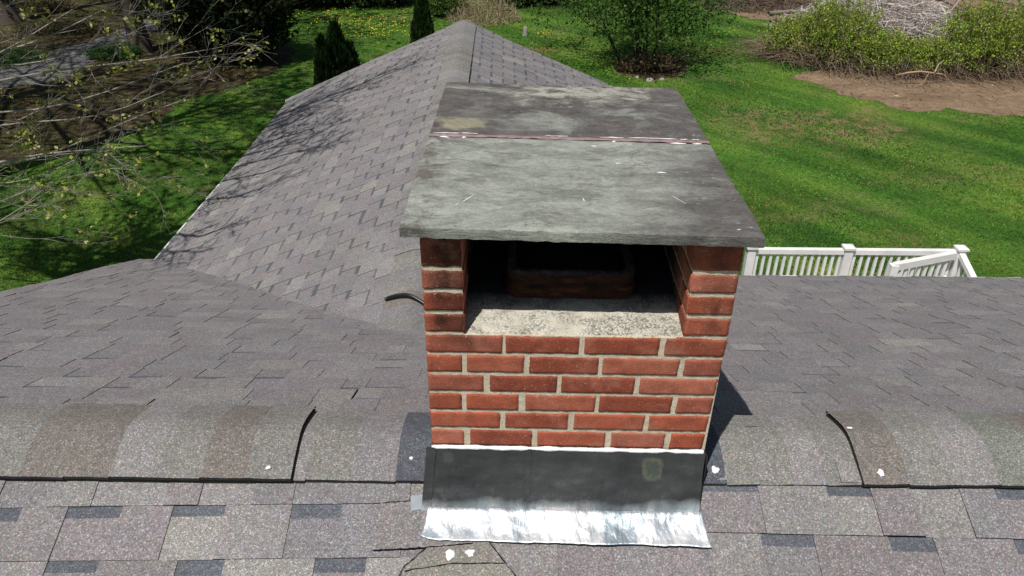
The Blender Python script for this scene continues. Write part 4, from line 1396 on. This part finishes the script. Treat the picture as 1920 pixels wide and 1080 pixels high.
def thicket(px, py, rx, ry, rz, label, seed, n, top_cols=FG, grp="green-yellow shrubs on the bank at the right"):
    g = gpt(px, py)
    g = (g[0], g[1] + ry * 0.8, GZ)
    r = random.Random(seed); rs = np.random.default_rng(seed)
    t = thing("forsythia_shrub", label, "shrub", g, grp)
    mb = MB()
    for i in range(420):                                              # arching, tangled canes
        az = r.uniform(0, 2 * math.pi); q = math.sqrt(r.random())
        p = Vector(g) + Vector((math.cos(az) * rx * .9 * q, math.sin(az) * ry * .8 * q, 0))
        az2 = az + r.uniform(-.9, .9); reach = r.uniform(.3, 1.0); h = rz * r.uniform(.6, 1.7)
        out = Vector((math.cos(az2), math.sin(az2), 0)) * reach
        out *= 1.0 + (i % 3) * .6; h *= (1.0, .6, .35)[i % 3]
        pts = [p + out * (k / 6) ** 1.1 + Vector((r.gauss(0, .03), r.gauss(0, .03), max(0.01, h * math.sin(min(1, k / 6 * r.uniform(.95, 1.0)) * 2.6) * (1 if k else 0)))) for k in range(7)]
        mb.tube(pts, [.011, .010, .009, .008, .006, .005, .003], 3, col=vary(r, VT if r.random() < .6 else (0.10, 0.07, 0.05), .25), cap=False)
    mb.build("canes", M_BARK, t)
    p = cloud(rs, int(n * 1.7), (g[0], g[1], GZ + rz * .95), (rx * 1.05, ry * 1.1, rz * 1.05), 0.25, 0.95, GZ + rz * .10, seed)
    h = (p[:, 2] - GZ) / (2 * rz)
    nz_ = np.array([mnoise.noise(Vector(q * 2.6)) for q in p]); keep0 = nz_ + rs.uniform(-.25, .25, len(p)) > -.16
    p, h = p[keep0], h[keep0]
    keep = rs.uniform(0, 1, len(p)) < np.clip((h - .14) * 2.4, 0.10, 1)
    p = p[keep]
    leaves("foliage", p, 0.036, top_cols, M_LEAF, t, rs)
    # upright shoots with leaves
    mb = MB(); cs = []
    for i in range(330):
        az = r.uniform(0, 2 * math.pi); q = math.sqrt(r.random()) * .9
        b0 = Vector(g) + Vector((math.cos(az) * rx * q, math.sin(az) * ry * q, rz * .95 + rz * math.sqrt(max(0, 1 - q * q)) * .8))
        L_ = r.uniform(.2, .95) * min(1, rz / .75); d = Vector((r.gauss(0, .3), r.gauss(0, .3), 1)).normalized()
        mb.tube([b0, b0 + d * L_ * .5, b0 + d * L_ + Vector((r.gauss(0, .04), 0, 0))], [.006, .005, .002], 3, col=(0.14, 0.11, 0.06), cap=False)
        for k in range(12): cs.append(tuple(b0 + d * L_ * r.random() + Vector((r.gauss(0, .03), r.gauss(0, .03), 0))))
    mb.build("shoots", M_BARK, t)
    leaves("shoot_leaves", cs, 0.04, top_cols, M_LEAF, t, rs)


thicket(1500, 118, 1.05, 0.9, 0.52, "leftmost green shrub of the bank, where the mown lawn meets its drooping edge", 71, 13000)
thicket(1575, 136, 1.25, 1.1, 0.85, "tall yellow-green shrub with tangled brown canes below, left of the pale brush pile", 72, 19000)
thicket(1670, 142, 1.2, 0.9, 0.45, "low yellow-green shrub in front of the pale brush pile", 73, 14000)
thicket(1765, 148, 1.2, 0.9, 0.40, "low shrub above the fallen peeled branch and the bare soil", 74, 12000)
thicket(1855, 152, 1.35, 1.2, 0.90, "large yellow-green shrub at the right edge over dark tangled canes", 75, 19000)
thicket(1990, 150, 1.5, 1.3, 1.0, "shrub cut by the right edge of the photo beside the bare soil", 76, 14000)

# pale brush pile and fallen logs behind the shrubs
def stick_pile(name, label, cat, c, rx, ry, h, n, seed, cols, lr=(.3, 1.2), rr=(.006, .018), flat=.3):
    r = random.Random(seed); mb = MB()
    for i in range(n):
        az = r.uniform(0, 2 * math.pi); q = math.sqrt(r.random())
        x, y = c[0] + math.cos(az) * rx * q, c[1] + math.sin(az) * ry * q
        z = GZ + h * (1 - q * q) * r.random() + .02
        d = Vector((r.gauss(0, 1), r.gauss(0, 1), r.gauss(0, flat))).normalized()
        L_ = r.uniform(*lr); m = Vector((x, y, z)); k = Vector((r.gauss(0, .05), r.gauss(0, .05), r.gauss(0, .05)))
        a, e = m - d * L_ / 2, m + d * L_ / 2
        a.z = max(a.z, GZ + .01); e.z = max(e.z, GZ + .01)
        w = r.uniform(*rr)
        mb.tube([a, m + k, e], [w, w * .8, w * .4], 3, col=vary(r, r.choice(cols), .15), cap=False)
    return tag(mb.build(name, M_BARK), label, cat)


g = gpt(1650, 70)
stick_pile("brush_pile", "pale grey heap of cut brush behind the yellow-green shrubs", "brush pile", (g[0] + .3, g[1] + 1.0), 3.8, 2.8, 1.5, 3600, 81, ((0.42, 0.38, 0.36), (0.55, 0.52, 0.50), (0.30, 0.24, 0.20), (0.22, 0.16, 0.12), (0.65, 0.62, 0.6)))
g = gpt(1440, 22)
stick_pile("twig_pile", "dark brown heap of twigs beyond the lawn, left of the pale brush pile", "brush pile", (g[0], g[1] + 1.0), 2.6, 1.5, 0.8, 1100, 82, ((0.14, 0.10, 0.08), (0.20, 0.15, 0.12), (0.09, 0.07, 0.055)))


def log(name, label, pts, rad, seed, col=(0.20, 0.17, 0.145), limbs_=0, cat="log", grp="fallen logs behind the brush pile"):
    r = random.Random(seed); mb = MB()
    P = [Vector(p) for p in pts]
    out = []
    for i in range(len(P) - 1):
        for k in range(5): out.append(P[i].lerp(P[i + 1], k / 5) + Vector((r.gauss(0, .02), r.gauss(0, .02), r.gauss(0, .01))))
    out.append(P[-1])
    n = len(out)
    mb.tube(out, [rad * (1 - .6 * k / n) for k in range(n)], 8, col=col)
    for i in range(limbs_):
        k = r.randrange(n // 3, n)
        grow(mb, r, out[k], Vector((r.gauss(0, 1), r.gauss(0, 1), abs(r.gauss(0, .5)))), r.uniform(.5, 1.6), rad * .25, 1, [], .6, .15, (2, 2), 0, .6, col, .006, (5, 4, 3))
    return tag(mb.build(name, M_BARK, smooth=True), label, cat, grp)


def gz(px, py, h=0.0):
    v = at_z(px, py, GZ + h); return (v.x, v.y, v.z)


log("fallen_log", "longest grey log lying behind the brush pile along the top edge of the photo", [gz(1585, 4, .25), gz(1700, 6, .3), gz(1840, 34, .25)], 0.16, 91, limbs_=5)
log("fallen_log", "grey log slanting down to the right behind the brush pile", [gz(1690, -30, .7), gz(1770, 0, .4), gz(1830, 30, .2)], 0.11, 92, limbs_=3)
log("fallen_log", "thin grey log on the dark twig heap left of the brush pile", [gz(1440, 26, .3), gz(1500, 20, .35), gz(1590, 14, .3)], 0.10, 93, limbs_=4)
log("fallen_log", "short grey log at the far right top behind the shrubs", [gz(1760, -20, .5), gz(1830, -6, .5), gz(1935, 14, .3)], 0.12, 94, limbs_=3)
# peeled fallen branch before the shrubs
g0, g1, g2 = at_z(1680, 141, GZ + .32), at_z(1725, 134, GZ + .42), at_z(1768, 139, GZ + .30)
mb = MB()
r = random.Random(3)
mb.tube([g0, g0.lerp(g1, .5) + Vector((0, 0, .02)), g1, g2], [.012, .026, .03, .018], 6, col=(0.42, 0.27, 0.17))
mb.tube([g1 + Vector((.45, 0, 0)), g1 + Vector((.5, 0, .22)), g1 + Vector((.62, 0, .34)), g1 + Vector((.6, 0, .46))], [.02, .016, .012, .006], 5, col=(0.5, 0.38, 0.28))
mb.tube([g2, g2 + Vector((.25, -.2, -.22)), g2 + Vector((.45, -.3, -.28))], [.018, .014, .008], 5, col=(0.35, 0.25, 0.17))
mb.tube([g1 + Vector((.3, 0, 0)), g1 + Vector((.1, -.2, -.25)), g1 + Vector((-.25, -.35, -.40))], [.015, .012, .008], 5, col=(0.35, 0.25, 0.17))
tag(mb.build("fallen_branch", M_BARK, smooth=True), "peeled tan branch leaning on the canes just above the bare soil", "branch")

# dry grass clump, stone post, far bushes
g = gpt(905, 40)
stick_pile("dry_weeds", "tan dead weeds standing right behind the peak of the wing", "weeds", (g[0], g[1] + .4), 1.5, 1.3, 0.9, 1500, 83, ((0.34, 0.26, 0.16), (0.25, 0.20, 0.12), (0.13, 0.16, 0.05), (0.42, 0.34, 0.23)), lr=(.3, .9), rr=(.004, .010), flat=2.2)
shrub("green_shrub", "light green leafy bush between the lone conifer and the dead weeds", "bush", gpt(842, 30), (0.9, 0.8, .55), 84, 6000, .06, ((0.05, 0.11, 0.02), (0.09, 0.16, 0.03), (0.05, 0.08, 0.02)), stems=14)
shrub("green_shrub", "dark rounded bush at the top edge left of the many-stemmed tree", "bush", gpt(1008, 6), (1.6, 1.3, 1.0), 85, 12000, .07, ((0.03, 0.07, 0.015), (0.05, 0.10, 0.02), (0.02, 0.045, 0.012)), stems=16)
shrub("green_shrub", "small twiggy bush at the top edge beside the dead weeds", "bush", gpt(955, 12), (0.9, 0.9, .7), 86, 4500, .06, ((0.10, 0.10, 0.05), (0.06, 0.09, 0.02), (0.14, 0.11, 0.07)), stems=26, stemcol=(0.2, 0.15, 0.1))
mb = MB()
g = gpt(985, 67)
r = random.Random(2)
rows = []
for z, s in ((0, 1.1), (.12, 1.0), (.24, .9), (.32, .62), (.34, .1)):
    rows.append([(g[0] + .095 * s * math.cos(t * math.pi / 4) * (1 + r.uniform(-.1, .1)), g[1] + .08 * s * math.sin(t * math.pi / 4), GZ + z) for t in range(9)])
    rows[-1][8] = rows[-1][0]
mb.grid(rows)
tag(mb.build("garden_stone", M_STONE), "small upright grey stone alone on the lawn right of the wing peak", "stone")
for i, (px, py, s, lab) in enumerate(((1218, 152, .13, "largest pale rock at the front of the planting bed"), (1195, 146, .08, "small tan rock left of the large one in the planting bed"), (1241, 150, .09, "pale rock at the right end of the planting bed"), (1238, 128, .07, "round yellowish stone among the brambles"))):
    g = gpt(px, py); mb = MB(); r = random.Random(i + 20); rows = []
    for k in range(6):
        ph = k / 5 * math.pi / 2
        row = [(g[0] + s * math.cos(ph) * math.cos(t * math.pi / 5) * (1 + .2 * mnoise.noise(Vector((t % 10, k, i)) * .7)), g[1] + s * .8 * math.cos(ph) * math.sin(t * math.pi / 5), GZ + s * .75 * math.sin(ph) + .005) for t in range(11)]
        row[10] = row[0]; rows.append(row)
    mb.grid(rows)
    tag(mb.build("garden_rock", M_STONE, smooth=True), lab, "rock", "rocks of the planting bed")

# woodland along the top edge
WD = ((0.016, 0.035, 0.010), (0.03, 0.06, 0.015), (0.045, 0.085, 0.02))
for i, (px, py, rx, rz, sd, lab) in enumerate(((560, 12, 1.9, 1.3, 101, "dark green bush on the top edge just right of the big evergreen"), (640, 9, 2.1, 1.4, 102, "dark bush on the top edge above the yellow-dotted grass"), (722, 8, 1.8, 1.3, 103, "dark bush on the top edge left of the lone conifer"), (330, -20, 2.2, 1.6, 104, "dark shrub beyond the driveway end in the top left"), (1130, -12, 2.2, 1.3, 105, "dark bush behind the many-stemmed tree"), (1330, -14, 2.2, 1.3, 106, "dark bush behind the twig heap"))):
    shrub("woodland_bush", lab, "bush", gpt(px, py), (rx, 1.4, rz), sd, 11000, .085, WD, stems=18, group="bushes along the far edge of the lawn", lump=.5)
for i, (px, py, h, sd, lab) in enumerate(((70, -30, 11, 111, "dark woodland trunk far behind the driveway at the top left corner"), (180, -25, 10, 112, "dark woodland trunk beyond the driveway bend"), (600, -22, 12, 113, "woodland tree rooted above the yellow-dotted grass"), (760, -30, 12, 114, "woodland tree rooted behind the lone conifer"), (1560, -40, 11, 115, "woodland tree rooted behind the fallen logs"), (1900, -30, 10, 116, "woodland tree rooted at the top right corner"))):
    maple(gpt(px, py), sd, h, lab, BK, 2500, 4.2, nl=14, z0=1.2 if px < 1200 else 3.0, kids=(5, 4), trunk_r=.2, group="woodland trees beyond the lawn", lsize=.12, name="woodland_tree", leafcols=WD if px < 1200 else ((0.14, 0.12, .06), (0.1, .1, .04)))
for i, (px, py, rx, sd, lab) in enumerate(((10, 118, 1.5, 121, "bright green weeds on the far side of the driveway at the left edge"), (215, 108, .9, 122, "green weeds between the driveway and the forked trunk"), (110, 62, 1.6, 123, "brown brambles above the driveway at the upper left"), (60, 20, 1.8, 124, "brown twiggy undergrowth in the top left corner"), (270, 18, 1.3, 125, "undergrowth behind the slender dark tree"))):
    cols = ((0.03, 0.09, 0.02), (0.05, 0.12, 0.03)) if i in (0, 1) else ((0.07, 0.05, 0.03), (0.03, 0.05, 0.015), (0.10, 0.07, 0.045))
    shrub("undergrowth", lab, "undergrowth", gpt(px, py), (rx, .7, .22), sd, 6500, .035, cols, stems=45, kids=(3, 2), srad=.01, flat=0.0, stemcol=(0.12, 0.09, 0.07), group="undergrowth beside the driveway")

# ------------------------------------------------------------------ deck
deck = thing("deck", "white vinyl deck railing with capped posts, standing past the right eave of the roof", "deck", (5, 9, GZ))
ZT, ZF = -5.18, -6.10
def on_rail(px, py, z=ZT): return at_z(px, py, z)
pA, pB, pC = on_rail(1408, 470), on_rail(1590, 470), on_rail(1800, 474)
YD = (pA.y + pB.y + pC.y) / 3
xs = [on_rail(1408, 470).x / on_rail(1408, 470).y * YD, on_rail(1590, 470).x / on_rail(1590, 470).y * YD, on_rail(1800, 474).x / on_rail(1800, 474).y * YD]
mb = MB(); mb.box((3.0, 5.9, ZF - .03), (xs[2] + .1, YD + .1, ZF)); mb.box((3.0, 5.9, ZF - .25), (xs[2] + .1, YD + .1, ZF - .031), (.5, .5, .5)); mb.build("floor", simple("deck_boards", (0.30, 0.28, 0.25), 0.8), deck)


def post(x, y, z0, z1, w=.058):
    mb = MB(); mb.box((x - w, y - w, z0), (x + w, y + w, z1)); p = mb.build("post", M_WHITE, deck)
    mb = MB(); c = w + .02
    mb.box((x - c, y - c, z1), (x + c, y + c, z1 + .03))
    for a, b2 in (((-1, -1), (1, -1)), ((1, -1), (1, 1)), ((1, 1), (-1, 1)), ((-1, 1), (-1, -1))):
        mb.face([(x + a[0] * c, y + a[1] * c, z1 + .03), (x + b2[0] * c, y + b2[1] * c, z1 + .03), (x, y, z1 + .065)])
    mb.build("post_cap", M_WHITE, p)


for x in xs: post(x, YD, GZ, ZT + .05)
def rail(a, e, w=.04, h=.035, name="top_rail"):
    a, e = Vector(a), Vector(e); d = (e - a).normalized(); s = d.cross(Vector((0, 0, 1))).normalized() * w; u = Vector((0, 0, h))
    mb = MB()
    A = [a - s - u, a + s - u, a + s + u, a - s + u]; E = [p + (e - a) for p in A]
    mb.face(A); mb.face(E[::-1])
    for k in range(4): mb.face([A[k], A[(k + 1) % 4], E[(k + 1) % 4], E[k]])
    mb.build(name, M_WHITE, deck)
bal_me = None
def balusters(a, e, n, zlow=None, hgt=.80):
    global bal_me
    a, e = Vector(a), Vector(e)
    if bal_me is None:
        mb = MB(); mb.box((-.019, -.019, -.80), (.019, .019, 0)); o = mb.build("baluster", M_WHITE, deck); bal_me = o.data; bpy.data.objects.remove(o)
    for k in range(n):
        p = a.lerp(e, (k + 1) / (n + 1))
        o = bpy.data.objects.new("baluster", bal_me); o.location = p - Vector((0, 0, .03)); link(o)
        o.parent = deck; o.matrix_parent_inverse = deck.matrix_world.inverted()
rail((xs[0], YD, ZT), (xs[1], YD, ZT)); rail((xs[1], YD, ZT), (xs[2], YD, ZT))
rail((xs[0], YD, ZF + .08), (xs[1], YD, ZF + .08), name="bottom_rail"); rail((xs[1], YD, ZF + .08), (xs[2], YD, ZF + .08), name="bottom_rail")
balusters((xs[0], YD, ZT), (xs[1], YD, ZT), 13); balusters((xs[1], YD, ZT), (xs[2], YD, ZT), 14)
rail((xs[2], YD, ZT), (xs[2], YD - 1.6, ZT - .55)); balusters((xs[2], YD, ZT), (xs[2], YD - 1.6, ZT - .55), 11)
post(xs[2], YD - 1.7, GZ, ZT - .6)

# hand rail coming down inside the corner
sA = at_y(1676, 500, YD - .35); sB = at_y(1790, 478, YD - .07)
rail(sA, sB, name="hand_rail", h=.05)
rail(sA - Vector((.02, 0, .38)), sB - Vector((0, 0, .38)), name="hand_rail", h=.03)
mb = MB(); mb.box((sA.x - .05, sA.y - .05, ZF), (sA.x + .05, sA.y + .05, sA.z + .03)); mb.build("post", M_WHITE, deck)
balusters(sA, sB, 8)

# ------------------------------------------------------------------ grass blades and flowers
def in_poly(px, py, poly):
    inside = np.zeros(len(px), dtype=bool)
    n = len(poly)
    j = n - 1
    for i in range(n):
        xi, yi = poly[i]; xj, yj = poly[j]
        c = ((yi > py) != (yj > py)) & (px < (xj - xi) * (py - yi) / (yj - yi + 1e-12) + xi)
        inside ^= c
        j = i
    return inside


rs = np.random.default_rng(99)
N = 330000
u = rs.uniform(0, 1, N)
y = 9.5 + (40 - 9.5) * u ** 1.35
x = (rs.uniform(-0.82, 0.80, N)) * y
bad = np.zeros(N, dtype=bool)
patch_ = np.array([mnoise.fractal(Vector((a * .5, b * .8, 33)), 0.9, 2.1, 4) for a, b in zip(x, y)])
for pl, lim in ((POLY_LITTER, 0.02), (POLY_ROAD, 1.0), (POLY_SOIL, 0.85), (POLY_BRUSH, 0.6), (POLY_BED, 0.3)): bad |= in_poly(x, y, pl) & (patch_ + rs.uniform(-.15, .15, N) < lim)
bad |= (x > EL) & (x < ER) & (y < WY1)
x, y = x[~bad], y[~bad]
n = len(x)
h = rs.uniform(.015, .042, n) * (1 + .3 * np.sin(x * .9 + y * .7))
az = rs.uniform(0, 2 * math.pi, n); w = .005 + .0005 * y
lean = rs.normal(size=(n, 2)) * .03
v = np.zeros((n, 3, 3))
v[:, 0] = np.stack([x - np.cos(az) * w, y - np.sin(az) * w, np.full(n, GZ)], 1)
v[:, 1] = np.stack([x + np.cos(az) * w, y + np.sin(az) * w, np.full(n, GZ)], 1)
v[:, 2] = np.stack([x + lean[:, 0], y + lean[:, 1], GZ + h], 1)
pal = np.array(((0.068, 0.150, 0.022), (0.092, 0.182, 0.028), (0.138, 0.228, 0.040), (0.048, 0.114, 0.018), (0.20, 0.17, 0.068)))
k = rs.choice(5, n, p=(.3, .3, .18, .18, .04))
mow = np.array([mnoise.noise(Vector(((a * .65 - b * .76) * .16, (a * .76 + b * .65) * .95, 3))) for a, b in zip(x, y)])
pat = np.array([mnoise.noise(Vector((a * .45, b * .6, 9))) for a, b in zip(x, y)])
big = 1 + .85 * mow + .5 * pat
straw = rs.uniform(0, 1, n) < np.clip((np.array([mnoise.fractal(Vector((a * .5, b * .9, 21)), 0.8, 2.2, 4) for a, b in zip(x, y)]) - .12) * 1.6, 0, .75)
k = np.where(straw, 4, k)
col = pal[k] * (rs.uniform(.75, 1.25, n) * big)[:, None]
gb = np_mesh("grass_blades", v.reshape(-1, 3), np.arange(n * 3).reshape(n, 3), np.repeat(col * np.stack([1 + .6 * np.clip(pat + .5 * mow, -.5, .8), np.ones(n), np.ones(n)], 1), 3, axis=0), M_BLADE)
tag(gb, "short mown green grass of the lawn", "grass", kind="stuff")
# dandelions
fx, fy = [], []
for cx, cy, sx, sy, m in ((700, 46, 40, 10, 130), (640, 40, 60, 10, 70), (620, 28, 60, 6, 60), (1320, 70, 40, 14, 30), (1020, 66, 12, 4, 12), (700, 66, 40, 8, 40), (1360, 60, 30, 10, 6)):
    for _ in range(m):
        p = at_z(rng.gauss(cx, sx), rng.gauss(cy, sy)); fx.append(p.x); fy.append(p.y)
n = len(fx); fx, fy = np.array(fx), np.array(fy)
v = np.zeros((n, 6, 3)); s = rs.uniform(.018, .032, n)
for k in range(6):
    v[:, k] = np.stack([fx + np.cos(k * math.pi / 3) * s, fy + np.sin(k * math.pi / 3) * s, np.full(n, GZ + .075) + .015 * np.cos(k * 2.1)], 1)
col = np.tile(np.array([[0.80, 0.58, 0.02]]), (n, 1)) * rs.uniform(.8, 1.1, (n, 1))
tag(np_mesh("dandelions", v.reshape(-1, 3), np.arange(n * 6).reshape(n, 6), np.repeat(col, 6, axis=0), M_FLOWER), "yellow dandelions scattered in the grass", "flowers", kind="stuff")
# debris on the bare ground
mb = MB(); r = random.Random(77)
for pl, m in ((POLY_SOIL, 1300), (POLY_BRUSH, 600), (POLY_LITTER, 1800), (POLY_BED, 90)):
    xs_ = [p[0] for p in pl]; ys_ = [p[1] for p in pl]
    px_ = np.array([r.uniform(min(xs_), max(xs_)) for _ in range(m)]); py_ = np.array([r.uniform(min(ys_), max(ys_)) for _ in range(m)])
    ok = in_poly(px_, py_, pl)
    for X_, Y_ in zip(px_[ok], py_[ok]):
        a = r.uniform(0, 6.28); L_ = r.uniform(.02, .16); w = r.uniform(.003, .02)
        c = Vector((X_, Y_, GZ + .02)); d = Vector((math.cos(a), math.sin(a), r.gauss(0, .1))) * L_; q = Vector((-math.sin(a), math.cos(a), r.gauss(0, .3))) * w
        mb.face([c - d, c + q, c + d, c - q], vary(r, r.choice(((0.30, 0.22, 0.14), (0.14, 0.09, 0.05), (0.42, 0.33, 0.22), (0.06, 0.045, 0.03))), .2))
tag(mb.build("ground_debris", M_BARK), "dead leaves and twig bits strewn on the bare soil", "debris", kind="stuff")
